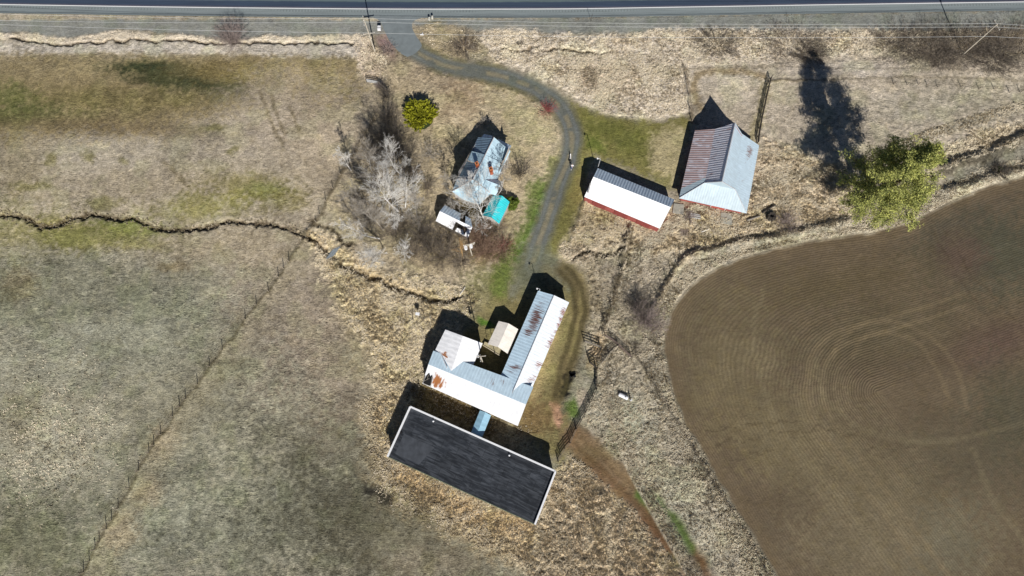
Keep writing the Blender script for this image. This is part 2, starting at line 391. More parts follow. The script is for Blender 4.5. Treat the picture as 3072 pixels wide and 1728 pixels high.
put(polym([(1700, 300), (1780, 330), (1900, 362), (2050, 350), (2070, 370), (2050, 450), (2040, 560), (1960, 540), (1820, 480), (1760, 490), (1750, 600), (1720, 700), (1690, 760), (1640, 760), (1660, 620), (1700, 500), (1712, 400)], 1.2), (128, 122, 74), rough=.3, fib=.4, tus=.08)
put(ell(1830, 400, 90, 30, 15, .8), (104, 106, 54), s=.8)
put(ell(1790, 440, 40, 20, 30, .7), (102, 116, 50), s=.7)
put(ell(1900, 440, 60, 26, 25, .8), (112, 112, 62), s=.7)
put(polym([(1960, 400), (2050, 390), (2040, 560), (2010, 540), (1950, 500)], 1.2), (182, 168, 132), s=.8)
put(ell(1740, 560, 22, 70, 12, .8), (140, 126, 76), s=.7)
put(polym([(1755, 590), (1990, 690), (1890, 700), (1870, 730), (1700, 780), (1680, 760), (1720, 690)], 1.1), (188, 172, 142), rough=.75, tus=.45)
put(polym([(1690, 740), (1880, 735), (1870, 760), (1760, 790), (1700, 785)], .8), (204, 188, 162), rough=1., tus=.8)
put(ell(1800, 650, 40, 20, 10, .8), (178, 164, 116), s=.5)
put(polym([(1740, 790), (1880, 770), (2060, 760), (1990, 870), (1950, 930), (1960, 1010), (1990, 1150), (2060, 1330), (2150, 1480), (2240, 1620), (2310, 1728), (2250, 1800), (2090, 1728), (1960, 1540), (1800, 1400), (1740, 1340), (1760, 1230), (1790, 1150), (1760, 1030)], 1.4), (164, 154, 134), rough=.7, fib=.62, tus=.38)
put(ell(1880, 1300, 110, 120, 40, .9), (166, 164, 146), rough=.9, tus=.5, s=.8)
put(ell(2060, 1560, 70, 150, -35, .9), (160, 158, 140), s=.7, tus=.5)
put(ell(1860, 1330, 40, 30, 0, .7), (112, 112, 88), s=.6)
put(ell(1870, 830, 90, 60, 0, .9), (160, 148, 132), s=.7)
put(ell(2130, 800, 120, 22, -15, .9), (150, 146, 132), s=.5)
put(ell(1760, 900, 50, 100, 10, .8), (166, 152, 122), s=.7)
# tussock meadow west of the barns
put(polym([(925, 700), (1000, 735), (1100, 800), (1300, 850), (1420, 880), (1400, 950), (1320, 1000), (1290, 1080), (1250, 1140), (1200, 1200), (1160, 1300), (1150, 1240), (1120, 1080), (1040, 960), (1000, 870), (960, 790)], 2.), (202, 186, 152), rough=.95, fib=.72, tus=.65)
put(ell(1100, 1000, 60, 110, -10, .8), (176, 160, 124), s=.5)
put(polym([(930, 690), (1000, 720), (1110, 790), (1000, 800), (940, 740)], 1.), (206, 188, 158), s=.6, tus=.6)
put(stroke([(1150, 1240), (1170, 1330), (1180, 1420), (1300, 1500), (1450, 1580), (1600, 1640)], 3.4, .7), (186, 168, 134), rough=1., tus=.7, fib=.65)
put(stroke([(1200, 1430), (1400, 1530), (1590, 1600)], 1.6, .7), (206, 178, 134), s=.7)
put(stroke([(1120, 1380), (1160, 1440), (1220, 1500), (1330, 1570)], 2.2, .9), (112, 104, 82), s=.6)
put(stroke([(1105, 1465), (1140, 1475), (1165, 1500)], .9, .7), (44, 42, 38), s=.9)
put(polym([(1650, 1440), (1760, 1360), (1880, 1460), (1990, 1600), (2050, 1728), (2080, 1800), (1700, 1800), (1600, 1728), (1560, 1640), (1620, 1590)], 1.4), (204, 184, 152), rough=1.1, fib=.7, tus=.9)
put(ell(1640, 1600, 30, 12, 0, .7), (70, 56, 40), s=.8)
put(ell(1650, 1700, 90, 40, 0, .9), (160, 148, 124), s=.7)
put(stroke([(1825, 1540), (1832, 1640), (1838, 1740)], .8, .7), (176, 164, 140), s=.7, tus=.2)
put(ell(1740, 1430, 60, 40, 30, .9), (150, 132, 104), s=.7)
# ground round the barns: green-brown trodden yard
put(polym([(1500, 800), (1640, 770), (1720, 800), (1760, 880), (1740, 1000), (1720, 1100), (1690, 1200), (1720, 1290), (1680, 1380), (1560, 1290), (1550, 1240), (1400, 1260), (1250, 1200), (1330, 1100), (1420, 960)], 1.2), (132, 122, 84), rough=.3, fib=.45, tus=.1)
put(ell(1480, 850, 70, 60, 0, .8), (118, 118, 70), s=.8)
put(ell(1440, 940, 50, 60, 0, .8), (142, 132, 96), s=.6)
put(ell(1455, 972, 26, 8, 25, .5), (88, 128, 44), s=.85)
put(stroke([(1735, 830), (1748, 900), (1735, 1000), (1700, 1100)], 1., .8), (176, 160, 118), s=.55)
put(stroke([(1650, 1000), (1620, 1100), (1600, 1180)], 1.3, .8), (180, 160, 118), s=.6)
put(ell(1600, 1260, 60, 50, 0, .8), (138, 112, 78), s=.7)
put(ell(1720, 1225, 16, 26, 0, .6), (100, 126, 48), s=.85)
put(ell(1745, 1195, 14, 24, 10, .7), (208, 190, 168), s=.8)
put(polym([(1650, 1212), (1672, 1210), (1690, 1235), (1684, 1290), (1668, 1270), (1652, 1240)], .5), (178, 140, 112), rough=.3)
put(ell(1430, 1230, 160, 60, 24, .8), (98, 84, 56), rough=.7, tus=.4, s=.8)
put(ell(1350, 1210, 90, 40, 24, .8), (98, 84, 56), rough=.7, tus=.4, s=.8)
put(stroke([(1615, 560), (1600, 620), (1580, 700), (1520, 790), (1500, 860)], 1.6, .7), (108, 122, 60), s=.85)
put(stroke([(1640, 560), (1590, 700), (1560, 780)], .9, .7), (96, 122, 50), s=.6)
put(stroke([(1668, 470), (1650, 560)], 1., .7), (126, 130, 70), s=.7)
put(stroke([(1300, 170), (1400, 220), (1520, 250), (1600, 280)], 1.3, .6), (130, 118, 76), s=.7)
put(stroke([(1260, 150), (1330, 180), (1420, 205), (1500, 215)], 1.2, .6), (140, 124, 84), s=.6)
# gravel driveway (two wheel tracks and a paler crown)
DR = [(1240, 150), (1290, 178), (1345, 200), (1440, 216), (1530, 236), (1610, 268), (1670, 312), (1706, 366), (1716, 420), (1704, 480), (1676, 545), (1655, 610), (1634, 680), (1612, 745), (1595, 800)]
m_dr = stroke(DR, 1.85, .45, .5)
put(m_dr, (104, 106, 98), rough=.1, fib=.22, tus=0)
put(polym([(1570, 740), (1640, 740), (1690, 800), (1720, 850), (1700, 870), (1640, 800), (1590, 840), (1530, 900), (1550, 800)], 1.2, .8), (116, 116, 100), rough=.12, fib=.3, tus=0, s=.85)
DW = wpts(DR); Dd, _ = segdist(DW, X+wx*.25, Y+wy*.25, 6)
put((1-sstep(.15, .7, Dd))*sstep(.3, .5, n2_), (146, 136, 110), s=.7)
put((1-sstep(.1, .45, abs(Dd-.95)))*sstep(.3, .6, n8), (126, 130, 128), s=.4)
put((1-sstep(.3, .6, abs(Dd-1.9)))*(n2_ > .5), (112, 108, 78), s=.5)
put(ell(1600, 850, 60, 60, 0, .8), (110, 110, 92), s=.7)
put(stroke([(1690, 810), (1735, 860), (1742, 940), (1722, 1030), (1696, 1110), (1676, 1190)], 1.5, .5, .6), (100, 88, 60), rough=.15, fib=.3, tus=0, s=.8)
put(stroke([(1745, 880), (1735, 980), (1710, 1080)], .4, .7, .6), (148, 136, 92), s=.5)
put(stroke([(1705, 1130), (1698, 1160), (1694, 1178)], .8, .6, .4), (24, 24, 24), s=.95, rough=.1)
put(stroke([(1730, 1320), (1790, 1380), (1860, 1440), (1940, 1520), (2010, 1610), (2080, 1700), (2110, 1780)], 2.3, .5), (112, 84, 60), rough=.3, fib=.35, tus=.02)
put(stroke([(1745, 1330), (1850, 1400), (1930, 1480)], 2.6, .9), (144, 128, 100), s=.5)
put(stroke([(1930, 1490), (1975, 1530), (2020, 1590), (2050, 1630)], 1., .5), (84, 106, 48), s=.9)
put(ell(2010, 1690, 30, 40, 0, .7), (110, 112, 76), s=.6)
for pts_ in ([(1700, 800), (1742, 860), (1752, 930), (1736, 1020), (1708, 1100), (1688, 1190)], [(1680, 812), (1716, 865), (1726, 935), (1708, 1020), (1682, 1100), (1666, 1185)]):
    put(stroke(pts_, .4, .5, .5), (84, 76, 52), s=.7, rough=.1)
for pts_ in ([(1722, 1326), (1782, 1386), (1850, 1448), (1930, 1530), (1998, 1618), (2066, 1710)], [(1744, 1316), (1806, 1374), (1876, 1436), (1958, 1516), (2026, 1604), (2094, 1696)]):
    put(stroke(pts_, .4, .5, .5), (98, 78, 54), s=.6, rough=.2)
put(stroke([(1932, 1484), (1978, 1524), (2026, 1584), (2060, 1640)], 1.4, .5), (86, 106, 50), s=.9, rough=.3, tus=.02)
put(stroke([(1752, 1322), (1830, 1380), (1905, 1452)], 1.2, .7), (132, 112, 84), s=.6, tus=.05)
# tracks behind the hip barn
put(stroke([(2105, 325), (2085, 290), (2082, 250), (2100, 222), (2160, 214), (2230, 212), (2290, 228)], .7, .8, .5), (142, 124, 92), s=.75)
put(stroke([(2300, 250), (2285, 320), (2262, 400), (2258, 430)], .9, .8, .5), (150, 140, 96), s=.6)
put(stroke([(2310, 242), (2440, 240), (2700, 232), (3072, 240)], .25, .7, .5), (130, 120, 100), s=.6)
put(stroke([(2060, 205), (2300, 198), (2520, 205), (2800, 206), (3072, 215)], .22, .7, .5), (130, 120, 104), s=.55)
# ploughed field
FB = [(4200, 250), (3400, 435), (3072, 530), (2960, 562), (2860, 600), (2720, 672), (2600, 700), (2440, 722), (2300, 752), (2180, 790), (2090, 842), (2030, 905), (1998, 975), (1992, 1050), (2006, 1130), (2030, 1210), (2070, 1300), (2120, 1380), (2180, 1480), (2250, 1600), (2330, 1728), (2600, 2120)]
FBW = wpts(FB, 6)
m_f = polym(FB+[(4200, 2120)], .5, .6, curve=False)
D, T = segdist(FBW, X, Y, 130)
def blur(A, r):
    K = np.cumsum(np.pad(A, ((r+1, r), (0, 0)), 'edge'), 0); A = (K[2*r+1:]-K[:-2*r-1])/(2*r+1)
    K = np.cumsum(np.pad(A, ((0, 0), (r+1, r)), 'edge'), 1); return (K[:, 2*r+1:]-K[:, :-2*r-1])/(2*r+1)
SDF = np.where(m_f > .5, D, -D); FD = blur(blur(SDF, 22), 16); k_ = sstep(3, 12, D); FD = D*(1-k_)+FD*k_
hc = W(2630, 1175)[:2]; jc = int(np.searchsorted(ys, hc[1])); ic = int(np.searchsorted(xs, hc[0])); qx, qy = X-hc[0], Y-hc[1]
def raydist(a):
    ca, sa = cos(radians(a)), sin(radians(a)); t = np.maximum(qx*ca+qy*sa, 0); return np.hypot(qx-t*ca, qy-t*sa)
WA, WB = 19, -57; r1_, r2_ = raydist(WA), raydist(WB)
inw = (qx*sin(radians(WA))-qy*cos(radians(WA)) > 0) & (qx*sin(radians(WB))-qy*cos(radians(WB)) < 0)
dw_ = np.where(inw, -1.0, 1.0)*np.minimum(r1_, r2_); hw = sstep(2, 26, D)
FD = D*(1-hw)+(D[jc, ic]-dw_)*hw; FUR = m_f*np.where(inw, .45, .8+.9*np.exp(-(np.hypot(qx, qy)/15)**2)*(1-sstep(-2, 8, qx+qy*.2)))
put(m_f, (112, 98, 78), rough=.06, fib=.16, tus=0)
def fput(m_, c, s): put(m_*m_f, c, s=s)
fput(ell(2900, 620, 260, 90, -15, .8), (104, 92, 76), .8)
fput(ell(2980, 760, 200, 120, 0, .9), (86, 86, 70), .8)
fput(ell(2500, 860, 260, 60, -10, .9), (104, 92, 68), .7)
fput(ell(2880, 770, 60, 70, -30, .8), (106, 84, 74), .6)
fput(ell(2990, 1030, 130, 60, -10, .9), (104, 84, 74), .7)
fput(ell(2600, 1000, 260, 90, -10, .9), (100, 92, 70), .6)
fput(ell(2180, 1100, 130, 200, 0, .9), (126, 114, 86), .8)
fput(ell(2320, 1290, 200, 110, 20, .9), (126, 112, 82), .7)
fput(ell(2600, 1450, 420, 170, 40, .9), (128, 116, 90), .8)
fput(ell(2700, 1650, 300, 120, 0, .9), (130, 118, 94), .8)
fput(ell(2950, 1350, 200, 120, 0, .9), (100, 92, 74), .7)
fput(ell(3040, 1230, 80, 120, 0, .9), (92, 88, 70), .7)
fput(ell(2850, 1660, 90, 100, 0, .9), (118, 118, 100), .3)
fput(1-sstep(0, 2.2, abs(FD-.8)), (122, 106, 82), .5)
for d0 in (16.6, 19.0):                                  # wheel marks that follow the turn
    fput((1-sstep(.25, .6, abs(FD-d0)))*(PX < 2900)*(PY > 700), (138, 122, 94), .35)
for px_ in ([(2500, 1080), (2520, 1020), (2600, 970), (2700, 968), (2800, 1020), (2870, 1110), (2900, 1220)], [(2560, 1070), (2590, 1010), (2650, 998), (2740, 1020), (2800, 1090), (2850, 1200)]):
    fput(stroke(px_, .45, .5, .2), (134, 118, 92), .35)
for px_ in ([(2290, 880), (2262, 980), (2270, 1080), (2300, 1190), (2380, 1330), (2500, 1480), (2700, 1728)], [(2450, 1080), (2470, 1180), (2560, 1270), (2700, 1320), (2860, 1320), (3072, 1270)], [(2920, 1350), (2980, 1500), (3072, 1620)]):
    fput(stroke(px_, .5, .6, .2), (138, 126, 98), .3)
for px_ in ([(2755, 640), (2800, 700), (2870, 810), (2950, 930), (3072, 1060)], [(2790, 660), (2850, 720), (2930, 830), (3072, 980)], [(2100, 1300), (2250, 1275), (2380, 1262)], [(2120, 1345), (2300, 1300), (2480, 1290), (2620, 1340)], [(2230, 1360), (2330, 1358)], [(2560, 940), (2600, 930), (2640, 960)]):
    fput(stroke(px_, .22, .7, 1.6, 10)*(n05 > .42), (78, 66, 50), .4)
# grass selvedge round the field
m_s = (sstep(-.2, .5, FD)-sstep(2.4, 4.2, FD))*(1-m_f)
put(m_s, (152, 146, 130), rough=1., fib=.7, tus=.75, s=.8)
put((sstep(-.2, .3, FD)-sstep(.8, 1.6, FD))*(1-m_f), (170, 160, 138), s=.6)

# --- relief
# hollow of the creek and the ditches: (pixel line, half width, depth, bed colour)
creek = [(-60, 636), (0, 640), (60, 650), (110, 672), (150, 682), (200, 668), (262, 641), (310, 650), (380, 656), (440, 668), (500, 690), (560, 692), (640, 676), (720, 668), (800, 672), (870, 684), (905, 700), (925, 712)]
ditch = [(925, 712), (960, 738), (985, 758), (1040, 795), (1110, 830), (1180, 856), (1250, 880), (1310, 900), (1345, 902), (1380, 896)]
CRM = np.zeros((ny, nx))
for pts_, wd, dp, c_ in ((creek, .42, .5, (74, 60, 44)), (ditch, .45, .55, (72, 58, 40)), ([(932, 662), (975, 685), (1010, 706), (1055, 735)], .4, .3, (70, 60, 44)),
                         ([(40, 116), (120, 126), (230, 129), (330, 124), (450, 120), (560, 124), (680, 128), (900, 127), (1060, 128)], .22, .45, (80, 66, 50)),
                         ([(1500, 146), (1600, 145), (1720, 152), (1850, 160)], .3, .35, (120, 104, 80)),
                         ([(1715, 775), (1760, 762), (1810, 765), (1870, 742)], .4, .45, (70, 60, 46)),
                         ([(1890, 690), (1880, 735), (1880, 770), (1866, 815), (1840, 885), (1822, 960)], .35, .3, (84, 74, 58))):
    m_ = stroke(pts_, wd, .75, 1.3); put(m_, c_, rough=.9, tus=.3, fib=.5, s=.85); Z -= m_*dp*(.6+.8*n2_)
    if pts_ is creek or pts_ is ditch: CRM = np.maximum(CRM, stroke(pts_, wd*1.1, .4, .9))
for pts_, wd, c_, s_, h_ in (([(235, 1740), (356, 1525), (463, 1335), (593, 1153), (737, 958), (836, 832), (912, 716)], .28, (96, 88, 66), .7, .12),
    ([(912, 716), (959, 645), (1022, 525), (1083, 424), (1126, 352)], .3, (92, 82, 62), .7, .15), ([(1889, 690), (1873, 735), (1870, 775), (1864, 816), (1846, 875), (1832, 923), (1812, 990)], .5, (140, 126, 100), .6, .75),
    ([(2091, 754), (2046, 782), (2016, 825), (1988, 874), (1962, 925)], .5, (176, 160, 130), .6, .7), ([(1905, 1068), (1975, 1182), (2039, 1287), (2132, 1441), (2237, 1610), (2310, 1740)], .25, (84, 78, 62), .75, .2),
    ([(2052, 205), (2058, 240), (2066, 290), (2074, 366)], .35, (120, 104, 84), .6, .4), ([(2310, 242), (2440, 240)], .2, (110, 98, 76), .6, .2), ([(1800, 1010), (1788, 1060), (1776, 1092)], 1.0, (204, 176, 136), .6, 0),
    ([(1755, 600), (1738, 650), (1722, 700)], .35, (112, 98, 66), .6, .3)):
    m_ = stroke(pts_, wd, .8, .6); put(m_, c_, s=s_); Z += m_*h_*(.5+n2_)  # weed strips under fences; the dark ones also paint the fence-row shadow
for pts_, wd, h_ in (([(2075, 775), (2120, 758), (2250, 728), (2400, 700), (2540, 668)], .55, .75), ([(2840, 575), (2950, 545), (3072, 515), (3300, 470)], .6, .7), ([(2835, 506), (2900, 487), (2960, 470), (3030, 432), (3110, 412)], .8, 1.1)):
    Z += stroke(pts_, wd, .9, .8)*h_*(.7+.6*n2_)
put(stroke([(930, 700), (1000, 742), (1100, 812), (1200, 852), (1320, 888)], .6, .7), (196, 172, 128), s=.35)
tn = fbm(XW*1.0, YW*1.0, .95, 61, 3); rid = 1-np.abs(2*fbm(X+wx*.8, Y*1.25+wy*.8, .8, 71, 2)-1)
flat = np.clip(1-m_f, 0, 1)
Z += (TUS*((tn-.5)*.46+(rid-.7)*.22)+(n05-.5)*.30*ROUGH+(n8-.5)*.25*np.clip(TUS*3, 0, 1))*flat
Z += m_f*(n05-.5)*.05
Z *= 1-m_dr*.9
# level ground under buildings, paving and far away
rx = np.maximum(np.abs(X)-118, 0)+np.maximum(Y-100, 0)+np.maximum(-32-Y, 0); Z *= np.exp(-rx/8)
for q in ([(1225, 1215), (1160, 1370), (1605, 1575), (1670, 1412)], [(1340, 985), (1268, 1150), (1555, 1280), (1600, 1165), (1712, 905), (1612, 868), (1510, 1110), (1450, 1030)], [(1795, 500), (1752, 595), (1980, 690), (2026, 598)], [(2085, 390), (2035, 600), (2240, 645), (2280, 436)],
          [(1430, 410), (1352, 578), (1480, 600), (1540, 455)], [(1480, 585), (1455, 655), (1500, 675), (1530, 605)], [(1335, 612), (1305, 665), (1408, 715), (1425, 665)], [(1496, 962), (1460, 1035), (1524, 1064), (1556, 988)]):
    mm = polym(q, .5, 0, curve=False); Z = Z*(1-mm)-.06*mm
rd = polym([(-900, 130-32), (0, 108-22), (1100, 105), (1240, 168), (1275, 140), (1600, 86), (3072, 84), (4200, 60), (4200, -200), (-900, -200)], .8, 0, curve=False)
rdl = (Y > W(1536, 66)[1])
Z = np.where(rdl, -.03, Z*(1-rd*.85))
m_apr = polym([(1150, 60), (1150, 100), (1222, 176), (1268, 144), (1236, 60)], .5, 0, curve=False); Z = Z*(1-m_apr)-.03*m_apr
far = np.clip(rx/30, 0, 1); COL += (np.array(alb((150, 142, 116)))-COL)*(far*(1-m_f))[..., None]

mot = 1+(.42*(fbm(X, Y, 7., 91)-.5)+.42*(fbm(X+wx, Y+wy, 1.9, 95)-.5)+.5*(n05-.5))*(1-m_f*.75)*(1-m_dr*.7)*np.clip(FIB*2, .2, 1.1)
COL = COL*mot[..., None]; gr_ = sstep(.5, .75, fbm(X, Y, 3.5, 99))*.5*(1-m_f); COL = COL*(1+gr_[..., None]*(np.array([.93, 1.0, .86])-1))
COL = COL*(1+.2*(1-m_f)*(PY > 40))[..., None]
COL = COL*(1+.6*np.clip(TUS-.15, 0, 1)*(1-m_f))[..., None]; COL = COL*np.minimum(1, .66/np.maximum(COL.max(-1), .01))[..., None]
def ground_part(name, fm, kind='structure', label=None):
    idx = np.arange(nx*ny).reshape(ny, nx)
    q = np.stack([idx[:-1, :-1], idx[:-1, 1:], idx[1:, 1:], idx[1:, :-1]], -1)[fm]
    u, inv = np.unique(q, return_inverse=True)
    V = np.stack([X.ravel()[u], Y.ravel()[u], Z.ravel()[u]], -1)
    o = mesh_np(name, V, inv.reshape(-1, 4), GM, smooth=True); me = o.data
    for an, arr in (('Col', COL.reshape(-1, 3)[u]), ('Aux', np.stack([ROUGH, FUR, FIB], -1).reshape(-1, 3)[u])):
        a = me.attributes.new(an, 'FLOAT_COLOR', 'POINT'); a.data.foreach_set('color', np.concatenate([arr, np.ones((len(u), 1))], 1).astype(np.float32).ravel())
    a = me.attributes.new('fd', 'FLOAT', 'POINT'); a.data.foreach_set('value', FD.ravel()[u].astype(np.float32))
    tag(o, kind=kind)
    if label: o['label'] = label
    return o
fc = lambda M: (M[:-1, :-1]+M[1:, :-1]+M[:-1, 1:]+M[1:, 1:])/4
zf = fc(m_f) > .5; zd = (fc(m_dr) > .5) & ~zf; zc = (fc(CRM) > .5) & ~zf & ~zd
ground_part('ground', ~(zf | zd | zc)); ground_part('ploughed_field', zf); ground_part('gravel_driveway', zd); ground_part('creek_bed', zc)
TUSg, Zg, COLg = TUS.copy(), Z.copy(), COL.copy()
def gz(x, y):
    i = min(max(int(np.searchsorted(xs, x)), 1), nx-2); j = min(max(int(np.searchsorted(ys, y)), 1), ny-2)
    return float(Z[j, i])
def G(px, py, dz=0.0):
    x, y, _ = W(px, py); return (x, y, gz(x, y)+dz)

# ---------------------------------------------------------------- highway and apron
fog = [(-700, 2), (0, 13.5), (500, 21), (1000, 26), (1300, 27.5), (1700, 26.5), (2000, 22), (2500, 14), (3072, 5.5), (3800, -6)]
FW = [np.array(W(*p)[:2]) for p in catmull(fog, 8)]
e0 = FW[0]+(FW[0]-FW[1])/np.linalg.norm(FW[0]-FW[1])*900; e1 = FW[-1]+(FW[-1]-FW[-2])/np.linalg.norm(FW[-1]-FW[-2])*900
FW = [e0]+FW+[e1]
def off(pts, d):
    out = []
    for i, p in enumerate(pts):
        a = pts[max(i-1, 0)]; b = pts[min(i+1, len(pts)-1)]; t = (b-a)/np.linalg.norm(b-a); out.append(p+np.array([-t[1], t[0]])*d)
    return out
def ribbon(name, d0, d1, z, mat, parent=None, nv=1):
    rows = [off(FW, d0+(d1-d0)*k/nv) for k in range(nv+1)]; n = len(FW)
    V = [(p[0], p[1], z) for r in rows for p in r]; Fq = [(k*n+i, k*n+i+1, (k+1)*n+i+1, (k+1)*n+i) for k in range(nv) for i in range(n-1)]
    o = mesh_np(name, V, Fq, mat, parent); a = o.data.attributes.new('vx', 'FLOAT', 'POINT')
    a.data.foreach_set('value', np.array([d0+(d1-d0)*k/nv for k in range(nv+1) for _ in range(n)], np.float32)); return o
def road_mat():
    m, nt, p = newmat('asphalt'); g = nd(nt, 'ShaderNodeNewGeometry').outputs['Position']; L = nt.links
    v = nd(nt, 'ShaderNodeAttribute', attribute_name='vx').outputs['Fac']
    v = mth(nt, 'ADD', v, mth(nt, 'MULTIPLY', mth(nt, 'SUBTRACT', noise(nt, g, .6, 3), .5), .25))
    r = nd(nt, 'ShaderNodeValToRGB'); L.new(ramp(nt, v, -2.2, 12., 0, 1), r.inputs[0]); cr = r.color_ramp
    stops = [(-2.2, (104, 112, 112)), (-1.75, (128, 137, 138)), (-1.6, (88, 97, 99)), (-1.45, (136, 145, 146)), (-.2, (146, 155, 154)), (.0, (120, 124, 128)), (.25, (98, 96, 108)), (.5, (64, 78, 98)), (1.55, (66, 80, 98)), (1.75, (104, 120, 120)), (2.2, (108, 122, 124)), (2.5, (92, 106, 120)), (3.5, (84, 98, 112)), (5, (74, 86, 100)), (6, (96, 106, 112)), (9, (90, 100, 106)), (12., (110, 118, 116))]
    while len(cr.elements) < len(stops): cr.elements.new(.5)
    for e, (q, c_) in zip(cr.elements, stops): e.position = (q+2.2)/14.2; e.color = (*alb(c_), 1)
    mp = nd(nt, 'ShaderNodeMapping'); mp.inputs['Scale'].default_value = (.12, 2.5, 1); L.new(g, mp.inputs[0])
    st_ = ramp(nt, noise(nt, mp.outputs[0], 1., 4), .3, .7, .86, 1.14); fine = ramp(nt, noise(nt, g, 6., 3), .3, .7, .9, 1.1)
    # rumble strip ticks in the shoulder
    sx = nd(nt, 'ShaderNodeSeparateXYZ'); L.new(g, sx.inputs[0])
    tk = mth(nt, 'GREATER_THAN', mth(nt, 'SINE', mth(nt, 'MULTIPLY', sx.outputs[0], 2*pi/.62)), .2)
    band = mth(nt, 'MULTIPLY', mth(nt, 'GREATER_THAN', v, -.75), mth(nt, 'LESS_THAN', v, -.3))
    rum = mth(nt, 'SUBTRACT', 1., mth(nt, 'MULTIPLY', mth(nt, 'MULTIPLY', tk, band), mth(nt, 'MULTIPLY', ramp(nt, noise(nt, g, .1, 2), .4, .55), .22)))
    f = mth(nt, 'MULTIPLY', mth(nt, 'MULTIPLY', st_, fine), rum)
    L.new(mixc(nt, 1., r.outputs[0], f, 'MULTIPLY'), p.inputs['Base Color']); p.inputs['Roughness'].default_value = .85; p.inputs['Specular IOR Level'].default_value = .25
    return m
AS = road_mat()
hw = ribbon('highway', -2.0, 10.6, .0, AS, nv=24); tag(hw, kind='structure')
line_w = simple('road_paint_white', (.82, .82, .8), .6, .12, 8); line_y = simple('road_paint_yellow', (.55, .38, .05), .6, .15, 8)
o = ribbon('fog_line', -.085, .085, .006, line_w, nv=1); tag(o, kind='structure')
for a in (3.62, 3.88): tag(ribbon('centre_line', a-.055, a+.055, .006, line_y), kind='structure')
tag(ribbon('fog_line', 7.45, 7.6, .006, line_w), kind='structure')
apr = catmull([(1100, 47), (1138, 62), (1153, 92), (1172, 128), (1200, 158), (1222, 171)], 6)+catmull([(1222, 171), (1246, 160), (1264, 140), (1262, 128), (1246, 104), (1236, 80), (1246, 60), (1300, 47)], 6)[1:]
apm = simple('apron_concrete', alb((132, 140, 141)), .85, .12, .8); mb = MB(); mb.poly([W(*p, .01) for p in apr][::-1]); tag(mb.build('driveway_apron', apm), kind='structure')

# ---------------------------------------------------------------- dry grass blades (uncountable)
def grass(name, n, dens, hmin, hmax, seed, cols, wd=.035):
    rng = np.random.default_rng(seed); Pd = dens[:-1, :-1].ravel(); 
    cell = (xs[1:]-xs[:-1])[None, :]*(ys[1:]-ys[:-1])[:, None]; Pd = Pd*(cell.ravel() < GS*GS*1.01); Pd = Pd/Pd.sum()
    k = rng.choice(len(Pd), n, p=Pd); j, i = np.divmod(k, nx-1)
    x = xs[i]+rng.random(n)*GS; y = ys[j]+rng.random(n)*GS; z = Z[j, i]
    # lodging direction follows a smooth field
    fa = (vnoise(x, y, 7., 5)*2+vnoise(x, y, 2.5, 8))*pi*1.6; nb = 5
    x = np.repeat(x, nb)+rng.normal(0, .08, n*nb); y = np.repeat(y, nb)+rng.normal(0, .08, n*nb); z = np.repeat(z, nb)-.03
    a = np.repeat(fa, nb)+rng.normal(0, .8, n*nb); h = rng.uniform(hmin, hmax, n*nb); ln = rng.uniform(.4, 1.1, n*nb)*h
    ca, sa = np.cos(a), np.sin(a); wv = wd*rng.uniform(.6, 1.5, n*nb); t = a+pi/2+rng.normal(0, .6, n*nb); wx_, wy_ = np.cos(t)*wv, np.sin(t)*wv
    p0 = np.stack([x-wx_, y-wy_, z], -1); p1 = np.stack([x+wx_, y+wy_, z], -1)
    p2 = np.stack([x+ca*ln*.55+wx_*.7, y+sa*ln*.55+wy_*.7, z+h*.8], -1); p3 = np.stack([x+ca*ln, y+sa*ln, z+h*.7], -1)
    V = np.stack([p0, p1, p2, p3], 1).reshape(-1, 3); m = n*nb; Fq = np.arange(m*4).reshape(m, 4)
    o = mesh_np(name, V, Fq, cols); tag(o, kind='stuff'); 
    at = o.data.attributes.new('tone', 'FLOAT', 'POINT'); at.data.foreach_set('value', np.repeat(np.clip(rng.normal(.5, .25, m), 0, 1), 4).astype(np.float32)); return o
def blade_mat(name, dark, light):
    m, nt, p = newmat(name); t = nd(nt, 'ShaderNodeAttribute', attribute_name='tone').outputs['Fac']
    nt.links.new(mixc(nt, t, dark, light), p.inputs['Base Color']); p.inputs['Roughness'].default_value = .8; p.inputs['Specular IOR Level'].default_value = .15
    return m
mask_ok = (1-m_f)*(1-m_dr)*(~rdl)*(1-m_apr)
vis = ((PX > -60) & (PX < 3140) & (PY < 1790))
d1 = np.clip(TUS-.2, 0, 1)**1.2*mask_ok*vis
for nm_, o_ in (('tall_dry_grass', grass('tall_dry_grass', 90000, d1, .12, .3, 3, blade_mat('straw_blades', alb((206, 190, 160), 1.1), alb((250, 240, 218), 1.1)), .03),),):
    o_['label'] = 'tall lodged straw-coloured grass on the rough ground round the barns'; o_['category'] = 'grass'

